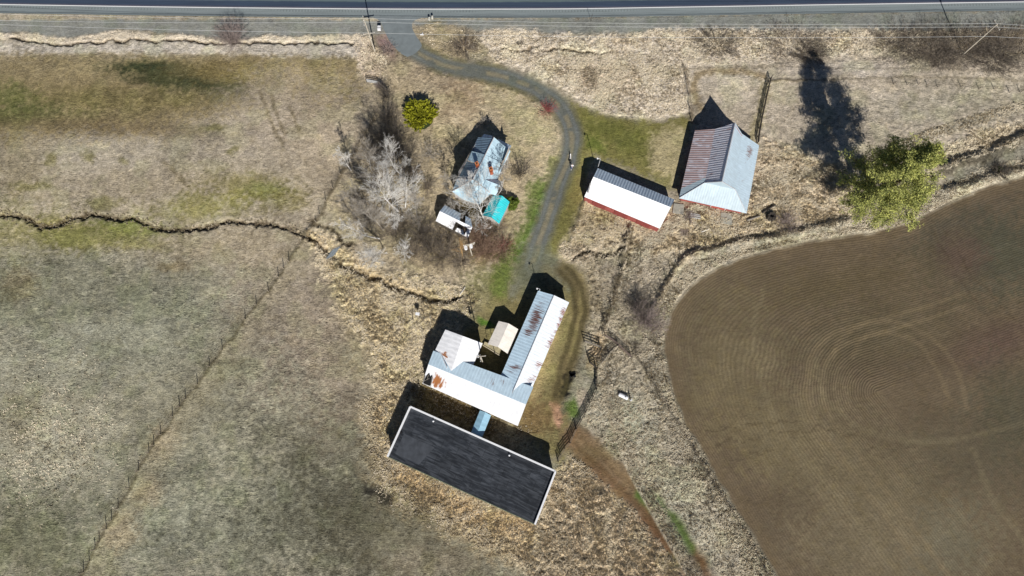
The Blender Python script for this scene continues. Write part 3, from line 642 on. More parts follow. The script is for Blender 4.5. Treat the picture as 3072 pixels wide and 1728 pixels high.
# ---------------------------------------------------------------- roofs and walls
def proj3(p):
    d = (p[0], p[1], p[2]-CAMH); z = d[1]*st-d[2]*ct; u = d[1]*ct+d[2]*st
    return 1536+F_*p[0]/z, 864-F_*u/z
class Roof:
    """roof sheets with metre coordinates (along ridge u, down slope v) and a rust amount"""
    def __init__(s): s.V = []; s.F = []; s.M = []; s.A = []
    def plane(s, A, B, Cc, D, m=0, rust=(), base=0., th=.07, step=.35):
        A, B, Cc, D = [np.array(q, float) for q in (A, B, Cc, D)]
        nu = max(1, int(np.linalg.norm(((B-A)+(Cc-D))/2)/step)); nv = max(1, int(np.linalg.norm(((D-A)+(Cc-B))/2)/step))
        ud = (B-A)+(Cc-D); ud /= np.linalg.norm(ud); vd = ((D-A)+(Cc-B)); vd -= ud*vd.dot(ud); vd /= np.linalg.norm(vd)
        b = len(s.V); O = (A+B)/2
        for j in range(nv+1):
            for i in range(nu+1):
                u, v = i/nu, j/nv; P = (A*(1-u)+B*u)*(1-v)+(D*(1-u)+Cc*u)*v
                qx, qy = proj3(P); r = base
                for (x, y, rx, ry, val) in rust: r += val*math.exp(-((qx-x)/rx)**2-((qy-y)/ry)**2)
                s.V.append(tuple(P)); s.A.append(((P-O).dot(ud)+40, (P-O).dot(vd)+10, r, 1))
        for j in range(nv):
            for i in range(nu):
                a = b+j*(nu+1)+i; s.F.append((a, a+nu+1, a+nu+2, a+1)); s.M.append(m)
        c = len(s.V)
        for P in (A, B, Cc, D): s.V.append((P[0], P[1], P[2]-th)); s.A.append((0, 0, 0, 1))
        q = [b, b+nu, b+nu+nv*(nu+1), b+nv*(nu+1)]
        s.F.append((c, c+1, c+2, c+3)); s.M.append(m)
        for i in range(4):
            j = (i+1) % 4; s.F.append((q[i], q[j], c+j, c+i)); s.M.append(m)
    def build(s, name, mats, parent):
        me = bpy.data.meshes.new(name); me.from_pydata(s.V, [], s.F)
        for q in mats: me.materials.append(q)
        me.polygons.foreach_set('material_index', s.M)
        a = me.attributes.new('RF', 'FLOAT_COLOR', 'POINT'); a.data.foreach_set('color', np.array(s.A, np.float32).ravel())
        me.update(); o = bpy.data.objects.new(name, me); C.objects.link(o); attach(o, parent); return o
def roofmat(name, col, period=.5, ribc=.12, k=1.0, over=0., rustc=(150, 90, 60), streak=(3., .35), stain=.1, spec=.35, rough=.5, dirt=.08, metal=0., ripple=.15):
    m, nt, p = newmat(name); L = nt.links
    A = nd(nt, 'ShaderNodeAttribute', attribute_name='RF'); sp = nd(nt, 'ShaderNodeSeparateColor'); L.new(A.outputs['Color'], sp.inputs[0])
    u, v, r = sp.outputs
    cmb = nd(nt, 'ShaderNodeCombineXYZ'); L.new(mth(nt, 'MULTIPLY', u, streak[0]), cmb.inputs[0]); L.new(mth(nt, 'MULTIPLY', v, streak[1]), cmb.inputs[1])
    n1 = noise(nt, cmb.outputs[0], 1., 4, .2, .6)
    g = nd(nt, 'ShaderNodeNewGeometry').outputs['Position']; n2 = noise(nt, g, 1.2, 4, .4)
    rib = mth(nt, 'SINE', mth(nt, 'MULTIPLY', u, 2*pi/period)); ribp = ramp(nt, rib, .2, 1., 0., 1.)
    base = mixc(nt, mth(nt, 'MULTIPLY', ribp, ribc), alb(col, k), tuple(q*.45 for q in alb(col, k)))
    base = mixc(nt, 1., base, ramp(nt, n1, .3, .7, 1-stain, 1+stain), 'MULTIPLY'); base = mixc(nt, 1., base, ramp(nt, n2, .3, .7, 1-dirt, 1+dirt), 'MULTIPLY')
    rf = ramp(nt, mth(nt, 'ADD', n1, r), .74, .9); rf.node.clamp = True; rf = mth(nt, 'MULTIPLY', rf, ramp(nt, r, .01, .08))
    rc = mixc(nt, n2, alb(rustc), tuple(q*.55 for q in alb(rustc)))
    fin = mixc(nt, rf, base, rc)
    if over: fin = mixc(nt, mth(nt, 'MULTIPLY', ribp, over), fin, (.78, .78, .82))
    L.new(fin, p.inputs['Base Color'])
    p.inputs['Roughness'].default_value = rough; p.inputs['Specular IOR Level'].default_value = spec; p.inputs['Metallic'].default_value = metal
    b = nd(nt, 'ShaderNodeBump', i_Strength=ripple, i_Distance=.1); L.new(mth(nt, 'MULTIPLY', rib, .5), b.inputs['Height']); L.new(b.outputs[0], p.inputs['Normal'])
    return m
galv = roofmat('galvanised_sheet', (206, 228, 240), .55, .07, rustc=(150, 100, 84), streak=(5., .6))
galv_or = roofmat('galvanised_sheet_orange_rust', (246, 249, 250), .8, .05, rustc=(208, 134, 78), streak=(3., .9))  # near-white base puts sun glare into the main roof's south slope
ribbed = roofmat('ribbed_sheet', (206, 222, 236), .52, .3, rustc=(120, 90, 80), ripple=.3)
white_sheet = roofmat('white_sheet', (240, 240, 240), .6, .04, rustc=(150, 150, 150), dirt=.03, stain=.02)
rustbrown = roofmat('rust_banded_sheet', (228, 226, 234), .46, .45, rustc=(216, 182, 176), streak=(1.6, .5), ripple=.4, over=.7)
bluegrey = roofmat('blue_grey_sheet', (186, 204, 214), .45, .22, k=1.0, rustc= (190, 120, 90), stain=.08, ripple=.35)
teal = roofmat('teal_sheet', (60, 214, 222), .38, .3, k=1.15, rustc= (150, 110, 90), ripple=.4)
tan_fab = roofmat('tan_canopy_fabric', (240, 232, 220), 3.2, .03, k=1.0, rustc= (200, 190, 180), rough=.9, spec=.1, ripple=.05)
walkway_m = roofmat('walkway_sheet', (168, 212, 234), .9, .12, k=1.28, rustc= (190, 120, 90))
redwall = simple('red_barn_boards', alb((170, 92, 84)), .85, .25, 2.5)
whitewall = simple('white_weathered_boards', alb((214, 206, 196)), .85, .2, 2.5)
greywall = simple('grey_weathered_boards', alb((120, 112, 100)), .9, .3, 2.5)
hole_shade = simple('painted_hole_shade', (.01, .01, .01), .9, .1)
glass = simple('window_glass', (.02, .025, .03), .15, .1, spec=.6)
brick = simple('orange_brick', alb((206, 104, 62)), .85, .3, 6)
white_trim = simple('white_trim', (.8, .8, .8), .6, .06, 2)
galv_metal = simple('galvanised_steel', (.5, .51, .52), .5, .2, 4)
wood_grey = simple('weathered_grey_wood', alb((150, 142, 130)), .9, .3, 5)
wood_dark = simple('dark_old_wood', (.06, .05, .04), .9, .3, 5)
black_m = simple('black_soot', (.012, .012, .014), .8, .2, 4)
def lerp(a, b, t): return tuple(a[i]*(1-t)+b[i]*t for i in range(3))
def inset(pts, d):
    c = np.mean([p[:2] for p in pts], 0); out = []
    for p in pts:
        v = c-np.array(p[:2]); l = np.linalg.norm(v); q = np.array(p[:2])+v/l*d; out.append((q[0], q[1], p[2]))
    return out
def walls(root, base4, mat, ridge=None, drop=.12, ins=.35, name='wall'):
    """base4: eave corners in order; ridge: (top point on side 3-0, top point on side 1-2)"""
    q = inset(base4, ins); mb = MB(); n = len(q)
    for i in range(n):
        a, b = q[i], q[(i+1) % n]
        mb.poly([(a[0], a[1], -.3), (b[0], b[1], -.3), (b[0], b[1], b[2]-drop), (a[0], a[1], a[2]-drop)])
    if ridge:
        c = np.mean([p[:2] for p in q], 0)
        for (i, j), r in zip(((3, 0), (1, 2)), ridge):
            rr = np.array(r[:2]); rr = rr+(c-rr)/np.linalg.norm(c-rr)*ins; a, b = q[i], q[j]
            # keep the gable triangle in the wall plane
            t = .5
            ab = np.array(b[:2])-np.array(a[:2]); t = (rr-np.array(a[:2])).dot(ab)/ab.dot(ab); pr = np.array(a[:2])+ab*t
            mb.poly([(a[0], a[1], a[2]-drop), (b[0], b[1], b[2]-drop), (pr[0], pr[1], r[2]-drop-.08)])
    return mb.build(name, mat, root), q
def opening(root, name, a, b, t, wd, z0, h, mat, frame=None, d=.04):
    """a door or window standing proud of the wall a-b at fraction t"""
    a, b = np.array(a[:2]), np.array(b[:2]); L_ = np.linalg.norm(b-a); u = (b-a)/L_; c = a+(b-a)*t
    rz = math.atan2(u[1], u[0]); mb = MB(); mb.box((c[0], c[1], z0+h/2), (wd, .1+2*d, h), rz)
    o = mb.build(name, mat, root)
    if frame:
        f = MB()
        for s_ in (-1, 1):
            f.box((c[0]+u[0]*s_*(wd/2+.04), c[1]+u[1]*s_*(wd/2+.04), z0+h/2), (.08, .16+2*d, h+.16), rz)
        f.box((c[0], c[1], z0+h+.04), (wd, .155+2*d, .08), rz)
        fo = f.build('frame', frame); fo.parent = o
    return o

def cen(pts): return tuple(np.mean([p[:2] for p in pts], 0))+(0,)
# ---- black flat-roofed barn
A_, B_, C_, D_ = W(1230.4, 1220, 3.45), W(1162, 1370, 3.45), W(1604.7, 1573.5, 3.45), W(1666.8, 1414, 3.45)
bb = empty('flat_roof_barn', cen((A_, B_, C_, D_)), 'long flat-roofed barn with black tar roof edged in white trim', 'barn')
def tar():
    m, nt, p = newmat('black_tar_roof'); g = nd(nt, 'ShaderNodeNewGeometry').outputs['Position']; L = nt.links
    mp = nd(nt, 'ShaderNodeMapping'); mp.inputs['Rotation'].default_value = (0, 0, radians(24)); L.new(g, mp.inputs[0])
    mp2 = nd(nt, 'ShaderNodeMapping'); mp2.inputs['Scale'].default_value = (.35, 2.2, 1); L.new(mp.outputs[0], mp2.inputs[0])
    n1 = noise(nt, mp2.outputs[0], 1., 5, 1.2, .65); n2 = noise(nt, g, .35, 4, .6); n3 = noise(nt, g, 3., 3)
    br = nd(nt, 'ShaderNodeTexBrick'); br.offset = .5; br.inputs['Scale'].default_value = .18; br.inputs['Mortar Size'].default_value = .012
    br.inputs['Color1'].default_value = (.85, .85, .85, 1); br.inputs['Color2'].default_value = (1.15, 1.15, 1.15, 1); br.inputs['Mortar'].default_value = (.7, .7, .7, 1); L.new(mp.outputs[0], br.inputs[0])
    c = mixc(nt, ramp(nt, n1, .42, .72), alb((42, 46, 52)), alb((86, 90, 96)))
    c = mixc(nt, 1., c, ramp(nt, n2, .3, .7, .8, 1.25), 'MULTIPLY'); c = mixc(nt, .9, c, mixc(nt, 1., c, br.outputs[0], 'MULTIPLY'))
    L.new(c, p.inputs['Base Color']); p.inputs['Roughness'].default_value = .75; p.inputs['Specular IOR Level'].default_value = .2
    b = nd(nt, 'ShaderNodeBump', i_Strength=.4, i_Distance=.05); L.new(n1, b.inputs['Height']); L.new(b.outputs[0], p.inputs['Normal']); return m
TAR = tar(); _, q = walls(bb, [A_, B_, C_, D_], whitewall, drop=.3, ins=.2)
mb = MB(); rp = [(p[0], p[1], 3.1) for p in inset([A_, B_, C_, D_], .12)]; mb.slab(rp, .15); roof_o = mb.build('roof', TAR, bb)
mb = MB(); pa, pb = lerp(rp[0], rp[1], .5), lerp(rp[0], rp[1], .9)
u1 = np.array(rp[3])-np.array(rp[0]); u1 /= np.linalg.norm(u1)
f_ = [tuple(np.array(p)+u1*k+np.array([0, 0, .006])) for p, k in ((pa, .8), (pb, .8), (pb, 5.2), (pa, 6.4))]; mb.poly(f_)
fo = mb.build('roof_patch', simple('faded_tar', alb((74, 78, 84)), .8, .25, 1.)); fo.parent = roof_o; fo.matrix_parent_inverse = Matrix.Identity(4)
def edge(mb, a, b, wd, z0, z1, rz=None):
    a, b = np.array(a[:2]), np.array(b[:2]); c = (a+b)/2; u = b-a; mb.box((c[0], c[1], (z0+z1)/2), (np.linalg.norm(u), wd, z1-z0), math.atan2(u[1], u[0]))
for a, b, hz, wd in ((A_, D_, 3.42, .3), (B_, A_, 3.40, .3), (C_, D_, 3.5, .3)):
    mb = MB(); edge(mb, a, b, wd, 2.85, hz); mb.build('parapet', white_trim, bb)
mb = MB(); edge(mb, B_, C_, .12, 2.95, 3.16); mb.build('gutter', simple('green_gutter', alb((120, 130, 110)), .6), bb)
for (x, y) in ((1301, 1264), (1528, 1366)):
    p = W(x, y, 3.1); mb = MB(); mb.tube(p, (p[0], p[1], 3.75), .11, .11, 8); mb.tube((p[0], p[1], 3.75), (p[0], p[1], 3.85), .17, .08, 8); mb.build('vent_pipe', white_trim, bb)
p = W(1204, 1298, 3.1); mb = MB(); mb.box((p[0], p[1], 3.2), (.35, .3, .2), .4); mb.build('roof_hatch', black_m, bb)
for t in (.12, .3, .5, .7, .88): opening(bb, 'window', q[1], q[2], t, 1.2, 1.2, .8, glass, white_trim)
opening(bb, 'door', q[0], q[3], .5, 1.0, 0, 2.1, greywall, white_trim)

# ---- L-shaped barn (main range, west wing, long shed)
lb = empty('farm_barn', W(1450, 1140, 0), 'white-roofed L-shaped barn with long rust-streaked shed wing reaching north', 'barn')
zR, zE = 4.05, 3.45
RW, RE = W(1285, 1093, zR), W(1578, 1213.5, zR); SWc, SEc = W(1266.5, 1150, zE), W(1553.4, 1278, zE)
NWc = W(1300, 1052, zE)                                   # hidden north-west eave under the wing
NEc = W(1600, 1161, zE)
rf = Roof()
rf.plane(RW, RE, SEc, SWc, 0, [(1308, 1140, 18, 24, .5), (1335, 1155, 26, 22, .22)])
rf.plane(RE, RW, NWc, NEc, 1, [(1478, 1140, 14, 26, .26), (1507, 1150, 10, 24, .26)])
# broken corner of the south slope
rmain = rf.build('roof', [galv_or, galv], lb); rmain['label'] = 'main roof, blinding white to the south with an orange rusted corner'
def onplane(px, py, A, B, Cq, up=0.):
    A, B, Cq = [np.array(q, float) for q in (A, B, Cq)]; n_ = np.cross(B-A, Cq-A); n_ /= np.linalg.norm(n_); n_ *= np.sign(n_[2]); A = A+n_*up
    p0 = np.array([0, 0, CAMH]); d = np.array(W(px, py, 0))-p0; t = n_.dot(A-p0)/n_.dot(d); return tuple(p0+d*t)
mb = MB()
mb.poly([onplane(x, y, RW, RE, SEc, .03) for x, y in ((1279, 1127), (1288, 1118), (1291, 1130), (1297, 1124), (1298, 1134), (1295, 1148), (1289, 1158), (1270, 1150), (1274, 1138))]); mb.build('roof_hole_shade', hole_shade, lb)  # near-black sheet laid on the slope paints the shade inside the hole
for (x, y, x2, y2, zz, zz2) in ((1270, 1150, 1294, 1160, 2.85, 2.8), (1276, 1128, 1268, 1150, 3.4, 2.8), (1296, 1130, 1292, 1158, 3.75, 2.85), (1285, 1124, 1281, 1140, 3.8, 3.3), (1288, 1135, 1272, 1143, 3.6, 3.2)):
    mb = MB(); mb.tube(onplane(x, y, RW, RE, SEc, .1), onplane(x2, y2, RW, RE, SEc, .1), .05, .04, 5); mb.build('broken_rafter', wood_grey, lb)
# wing
wN, wS = W(1388.8, 1008, 3.95), W(1352, 1118, 3.95)
wNW, wSW, wNE, wSE = W(1336, 988.7, 3.2), W(1284, 1094, 3.2), W(1447.8, 1030, 2.8), W(1408, 1122, 2.8)
rf = Roof()
rf.plane(wN, wS, wSW, wNW, 0, [(1335, 1064, 12, 14, .4), (1312, 1078, 22, 16, .2)])
rf.plane(wS, wN, wNE, wSE, 1, [(1400, 1090, 24, 24, .05)])
rwing = rf.build('roof', [galv_or, white_sheet], lb); rwing['label'] = 'wing roof with pale blue north half and brown rusted patch'
mb = MB(); mb.tube(W(1315, 1046, 3.15), W(1341, 1104, 4.15), .11, .11, 4); mb.build('roof_batten', white_trim, lb)
# long shed
sN, sS = W(1662, 885.6, 3.8), W(1531, 1192, 3.8)
sNW, sSW, sNE, sSE = W(1614, 872, 2.95), W(1490, 1155, 2.95), W(1707.5, 907, 2.7), W(1585, 1190, 2.7)
cut = lambda a, b, t: lerp(a, b, t)
tW, tE = .50, .47
rf = Roof()
rl = [(1635, 900, 20, 26, .2), (1615, 940, 22, 34, .3), (1600, 970, 22, 32, .3), (1580, 1000, 24, 20, .28), (1552, 1100, 26, 7, .36), (1540, 1115, 30, 14, .26), (1568, 1060, 22, 5, .2)]
re_ = [(1610, 1110, 14, 30, .2), (1690, 940, 12, 30, .36), (1678, 985, 12, 36, .36), (1655, 1010, 18, 26, .24), (1640, 1040, 18, 16, .26), (1622, 1090, 20, 14, .25), (1590, 1140, 20, 14, .34), (1570, 1160, 14, 8, .34), (1660, 1030, 12, 14, .2)]
rf.plane(sN, sS, sSW, sNW, 0, rl); rf.plane(sS, sN, sNE, sSE, 1, re_)
rshed = rf.build('roof', [roofmat('shed_sheet_west', (200, 224, 238), .55, .14, k=1.0, rustc= (140, 100, 90), streak=(6., .45)), roofmat('shed_sheet_east', (232, 238, 242), .55, .08, k=1.0, rustc= (186, 136, 124), streak=(6., .5))], lb)
rshed['label'] = 'long shed roof with brown rust streaks across both slopes'
mb = MB(); mb.tube(tuple(np.array(sN)+[0, 0, .04]), tuple(np.array(sS)+[0, 0, .04]), .07, .07, 5); o = mb.build('ridge_cap', galv_metal); o.parent = rshed; o.matrix_parent_inverse = Matrix.Identity(4)
walls(lb, [SWc, SEc, NEc, NWc], whitewall, drop=.15, ins=.3); walls(lb, [wNW, wNE, wSE, wSW], whitewall, drop=.15, ins=.3)
_, q2 = walls(lb, [sNW, sNE, sSE, sSW], whitewall, drop=.15, ins=.3)
for root_, a, b, r_, zz in ((lb, wNW, wNE, wN, 3.95), (lb, sNW, sNE, sN, 3.8)):
    mb = MB(); a2, b2 = inset([a, b, lerp(a, b, .5)], 0)[:2]; d_ = np.array(W(1500, 1300)[:2])-np.array(W(1500, 1000)[:2]); d_ = d_/np.linalg.norm(d_)*.3
    P3 = [(a[0]+d_[0], a[1]+d_[1], a[2]-.15), (b[0]+d_[0], b[1]+d_[1], b[2]-.15), (r_[0]+d_[0], r_[1]+d_[1], zz-.2)]; mb.poly(P3); mb.build('gable', whitewall, root_)
opening(lb, 'door', q2[0], q2[1], .5, 2.4, 0, 2.0, greywall, white_trim)
for t in (.2, .4, .6, .8): opening(lb, 'window', q2[1], q2[2], t, 1., 1.0, .7, glass, white_trim)
# covered walkway between the two barns
k1, k2 = W(1456, 1236.5, 2.75), W(1430, 1305, 2.75); e1, e2, e3, e4 = W(1440, 1231, 2.35), W(1413, 1297, 2.35), W(1473, 1246, 2.35), W(1446, 1313, 2.35)
ww = empty('covered_walkway', cen((e1, e2, e3, e4)), 'narrow pale blue gabled roof bridging the white-roofed barn and the black-roofed barn', 'walkway')
rf = Roof(); rf.plane(k1, k2, e2, e1, 0); rf.plane(k2, k1, e3, e4, 0); rf.build('roof', [walkway_m], ww); walls(ww, [e1, e3, e4, e2], greywall, ins=.2)

# ---- carport
c1, c2, c3, c4 = W(1496, 963, 2.3), W(1463.5, 1032, 2.3), W(1555.5, 988, 2.3), W(1524, 1062, 2.3); r1, r2 = W(1525.5, 970, 2.85), W(1494, 1041, 2.85)
cp = empty('canopy_carport', cen((c1, c2, c3, c4)), 'cream fabric carport canopy beside the long rust-streaked shed', 'carport')
rf = Roof(); rf.plane(r1, r2, c2, c1, 0); rf.plane(r2, r1, c3, c4, 0); rf.build('canopy', [tan_fab], cp)
for t in (0, .33, .66, 1):
    for a, b in ((c1, c2), (c3, c4)):
        p = lerp(a, b, t*.96+.02); mb = MB(); mb.tube((p[0], p[1], -.1), (p[0], p[1], p[2]-.1), .045, .045, 6); mb.build('leg', galv_metal, cp)
pl = [W(1449, 1035, .9), W(1454, 1024, .9), W(1503, 1045, .9), W(1499, 1066, .9)]
fb = empty('concrete_loading_platform', cen(pl), 'low tan concrete platform at the south end of the cream carport', 'platform')
mb = MB(); mb.hexa([(p[0], p[1], -.2) for p in pl][::-1], [(p[0], p[1], .55) for p in pl][::-1]); mb.build('slab', simple('tan_concrete', alb((196, 184, 146)), .9, .3, 1.5), fb)
mb = MB(); edge(mb, pl[0], pl[3], .12, .55, .68); mb.build('kerb', simple('pale_kerb', alb((220, 206, 176)), .8), fb)
p = W(1486, 1062, 0); ps = empty('iron_post', p, 'dark leaning iron post at the edge of the tan platform', 'post'); mb = MB(); mb.tube(p, (p[0]-.15, p[1]+.1, 1.9), .07, .06, 6); mb.tube((p[0]-.15, p[1]+.1, 1.9), (p[0]-.15, p[1]+.1, 1.96), .09, .09, 6); mb.build('shaft', wood_dark, ps)

# ---- red-walled machine shed
n1_, n2__, s1_, s2_ = W(1793.5, 504.3, 2.6), W(2023.9, 598.6, 2.6), W(1752.9, 590, 2.2), W(1979, 685.5, 2.2); ra, rb = W(1780.4, 530.4, 4.1), W(2012.3, 621.7, 4.1)
rs = empty('machine_shed', cen((n1_, n2__, s1_, s2_)), 'long shed with bright white south roof slope and red walls', 'shed')
rf = Roof(); rf.plane(ra, rb, s2_, s1_, 0); rf.plane(rb, ra, n1_, n2__, 1, [(1930, 562, 6, 4, .3)]); rf.build('roof', [white_sheet, ribbed], rs)
mb = MB(); a, b = W(1772, 549, 3.62), W(1764, 579, 2.82)
mb.tube(a, b, .16, .16, 4); mb.build('skylight_strip', simple('grey_skylight', alb((170, 168, 166)), .6), rs)
_, q = walls(rs, [s1_, s2_, n2__, n1_], redwall, ridge=(ra, rb), ins=.12, drop=.1)
for t in (.2, .5, .8): opening(rs, 'door', q[0], q[1], t, 2.6, 0, 1.85, simple('red_door_boards', alb((150, 74, 68)), .85))

# ---- hip-roofed barn with flared eaves
za, zb, zc_ = 6.9, 4.2, 2.2
aN, aS = W(2206, 368, za), W(2166, 545, za)
wE = [W(2084.8, 391.3, zc_), W(2037, 594.5, zc_)]; eE = [W(2277.5, 436.2, zc_), W(2239.9, 640, zc_)]
wB = [W(2145.7, 387, zb), W(2113.8, 548.5, zb)]; eB = [W(2226, 401, zb), W(2205, 568, zb)]
hb = empty('hip_roof_barn', cen((wE[0], wE[1], eE[0], eE[1])), 'tall barn with flared hipped roof, rust-banded on its west slope', 'barn')
rf = Roof(); rr = []; barnS = roofmat('barn_sheet_south', (196, 214, 222), .46, .1, k=1.28, rustc=(214, 176, 160), streak=(3., .5))
rf.plane(aN, aS, wB[1], wB[0], 0, base=.22); tcut = .86
wC0, wC1 = lerp(wE[0], wE[1], tcut), lerp(wB[0], wB[1], tcut+.04)
rf.plane(wB[0], wC1, wC0, wE[0], 0, rr, base=.42); rf.plane(wC1, wB[1], wE[1], wC0, 3)
rf.plane(aS, aN, eB[0], eB[1], 2); rf.plane(eB[1], eB[0], eE[0], eE[1], 2, [(2250, 450, 14, 20, .36), (2245, 490, 12, 26, .3), (2225, 540, 12, 18, .25)])
rf.plane(aS, lerp(aS, aS, 0), eB[1], wB[1], 3, [(2170, 552, 16, 5, .3)]); rf.plane(wB[1], eB[1], eE[1], wE[1], 3, [(2143, 595, 2, 18, .3), (2160, 598, 2, 16, .3)])
rf.build('roof', [rustbrown, galv, roofmat('barn_sheet_east', (204, 224, 236), .46, .12, k=1.28, rustc= (160, 130, 124), streak=(7., .8)), barnS], hb)
mb = MB(); a2, b2 = np.array(aN), np.array(aS); mb.tube(tuple(a2+[0, 0, .05]), tuple(b2+[0, 0, .05]), .09, .09, 5)
for P, Q in ((aS, wB[1]), (wB[1], wE[1]), (aS, eB[1]), (eB[1], eE[1])): mb.tube(tuple(np.array(P)+[0, 0, .04]), tuple(np.array(Q)+[0, 0, .04]), .07, .07, 5)
mb.build('ridge_cap', galv_metal, hb)
_, q = walls(hb, [wE[1], eE[1], eE[0], wE[0]], redwall, ins=.85, drop=.1)
mb = MB(); g0, g1 = np.array(q[3]), np.array(q[2]); dN = np.array([.12, -.5, 0]); mb.poly([tuple(np.array(wE[0])+dN+[.5, 0, -.15]), tuple(np.array(wB[0])+dN+[0, 0, -.15]), tuple(np.array(aN)+dN+[0, 0, -.2]), tuple(np.array(eB[0])+dN+[0, 0, -.15]), tuple(np.array(eE[0])+dN+[-.5, 0, -.15])]); mb.build('gable', redwall, hb)
opening(hb, 'door', q[0], q[1], .62, 2.6, 0, 1.7, simple('red_barn_door', alb((190, 96, 84)), .85), white_trim)

# ---- house
hN, hS = W(1482.3, 411.8, 5.4), W(1419, 538, 5.4)
hNW, hSW, hNE, hSE = W(1434, 412.4, 3.0), W(1370.6, 537.4, 3.0), W(1531.6, 453.3, 3.0), W(1489, 541.5, 3.0)
pSW, pSE, pA, pB = W(1356, 575, 2.6), W(1472, 580, 2.6), W(1388, 598, 2.2), W(1438, 614, 2.2)
hs = empty('farmhouse', cen((hNW, hSW, hNE, hSE)), 'farmhouse with blue-grey metal roof and two orange brick chimneys', 'house')
rf = Roof(); houseS = roofmat('house_sheet', (182, 208, 220), .5, .08, k=1.05, rustc= (190, 130, 100)); houseW = roofmat('house_sheet_west', (150, 178, 200), .36, .45, k=1.28, rustc= (190, 130, 100), ripple=.5)
rf.plane(hN, hS, hSW, hNW, 0); rf.plane(hS, hN, hNE, hSE, 1)
rf.plane(hS, hS, pSW, hSW, 1, th=.05); rf.plane(hS, hS, hSE, pSE, 1, th=.05); rf.plane(hS, hS, pSE, pSW, 1, th=.05); rf.plane(pSW, pSE, pB, pA, 1, th=.05)
# cross dormer: flatter slabs either side of the ridge
dz = lambda p, k: (p[0], p[1], p[2]+k)
dn, dS_ = lerp(hN, hS, .42), lerp(hN, hS, .66)
wd0, wd1 = W(1415.6, 453.3, 4.05), W(1402.5, 480, 4.05); ed0, ed1 = W(1497, 484, 4.0), W(1484, 512, 4.0)
rf.plane(dz(dn, .04), dz(dS_, .04), wd1, wd0, 1); rf.plane(dz(dS_, .04), dz(dn, .04), ed0, ed1, 1)
# east gable bay
bR0, bR1 = W(1458, 540, 4.3), W(1500, 556, 4.2); rf.plane(bR0, bR1, W(1508, 546, 3.2), W(1474, 531, 3.2), 2); rf.plane(bR1, bR0, W(1466, 580, 2.7), W(1488, 586, 2.7), 1)
# lean-tos at the north end
rf.plane(W(1444, 412, 3.0), W(1478, 414, 3.0), W(1476, 407, 2.3), W(1452, 402, 2.3), 2); rf.plane(W(1490, 424, 3.), W(1528, 450, 3.), W(1534, 437, 2.3), W(1494, 416, 2.3), 2)
rh = rf.build('roof', [houseW, houseS, ribbed], hs)
mb = MB()
for P, Q in ((hS, pSW), (hS, pSE), (hN, hS), (hS, hSW)): mb.tube(tuple(np.array(P)+[0, 0, .06]), tuple(np.array(Q)+[0, 0, .06]), .08, .08, 5)
mb.build('ridge_cap', simple('pale_ridge_flashing', alb((206, 200, 198)), .6), hs)
mb = MB(); mb.poly([wd0, dz(dn, .0), (wd0[0], wd0[1], 3.35)]); mb.poly([wd1, dz(dS_, 0), (wd1[0], wd1[1], 3.35)][::-1]); mb.poly([wd0, wd1, (wd1[0], wd1[1], 3.3), (wd0[0], wd0[1], 3.3)])
mb.poly([ed0, dz(dn, 0), (ed0[0], ed0[1], 3.3)]); mb.poly([ed1, dz(dS_, 0), (ed1[0], ed1[1], 3.3)]); mb.poly([ed0, ed1, (ed1[0], ed1[1], 3.3), (ed0[0], ed0[1], 3.3)]); mb.build('dormer_cheek', whitewall, hs)
for (x, y, zt, h_) in ((1430.5, 490, 6.1, 2.6), (1473, 506, 5.9, 2.6)):
    p = W(x, y, zt); mb = MB(); mb.box((p[0], p[1], zt-h_/2), (.55, .55, h_), .45); o = mb.build('chimney', brick, hs)
    mb = MB(); mb.box((p[0], p[1], zt+.05), (.66, .66, .1), .45); c_ = mb.build('cap', simple('clay_cap', alb((220, 140, 90)), .8)); c_.parent = o; c_.matrix_parent_inverse = Matrix.Identity(4)
    mb = MB(); mb.box((p[0], p[1], zt+.103), (.26, .26, .02), .45); c_ = mb.build('flue', black_m); c_.parent = o; c_.matrix_parent_inverse = Matrix.Identity(4)
_, q = walls(hs, [hSW, hSE, hNE, hNW], whitewall, ridge=(hS, hN), ins=.3)
walls(hs, [pSW, pA, pB, pSE], whitewall, ins=.4, drop=.2); walls(hs, [W(1466, 580, 2.7), W(1488, 586, 2.7), W(1504, 548, 2.7), W(1476, 536, 2.7)], whitewall, ins=.25, drop=.1)
opening(hs, 'door', q[1], q[2], .75, .95, 0, 2.05, greywall, white_trim)
for t in (.25, .5): opening(hs, 'window', q[1], q[2], t, 1.1, .9, 1.2, glass, white_trim)
for t in (.2, .5, .8): opening(hs, 'window', q[3], q[0], t, 1.0, .9, 1.2, glass, white_trim)

# ---- teal shed
tN, tS = W(1506, 587, 3.4), W(1474.6, 652.5, 3.4); tWN, tWS, tEN, tES = W(1480, 586, 2.4), W(1447, 646, 2.4), W(1529, 606, 2.2), W(1497.4, 671, 2.2)
ts = empty('teal_roof_shed', cen((tWN, tWS, tEN, tES)), 'small shed with bright teal metal roof beside a green bush', 'shed')
rf = Roof(); rf.plane(tN, tS, tWS, tWN, 0); rf.plane(tS, tN, tEN, tES, 0); rf.build('roof', [teal], ts)
_, q = walls(ts, [tWS, tES, tEN, tWN], whitewall, ins=.12, drop=.08)
mb = MB(); a, b = q[0], q[1]; t_ = .5; m_ = lerp(a, b, .47); mb.poly([(a[0], a[1], a[2]-.08), (b[0], b[1], b[2]-.08), (m_[0], m_[1], 3.25)]); mb.build('gable', whitewall, ts)
opening(ts, 'door', q[0], q[1], .4, .9, 0, 1.95, greywall, white_trim)

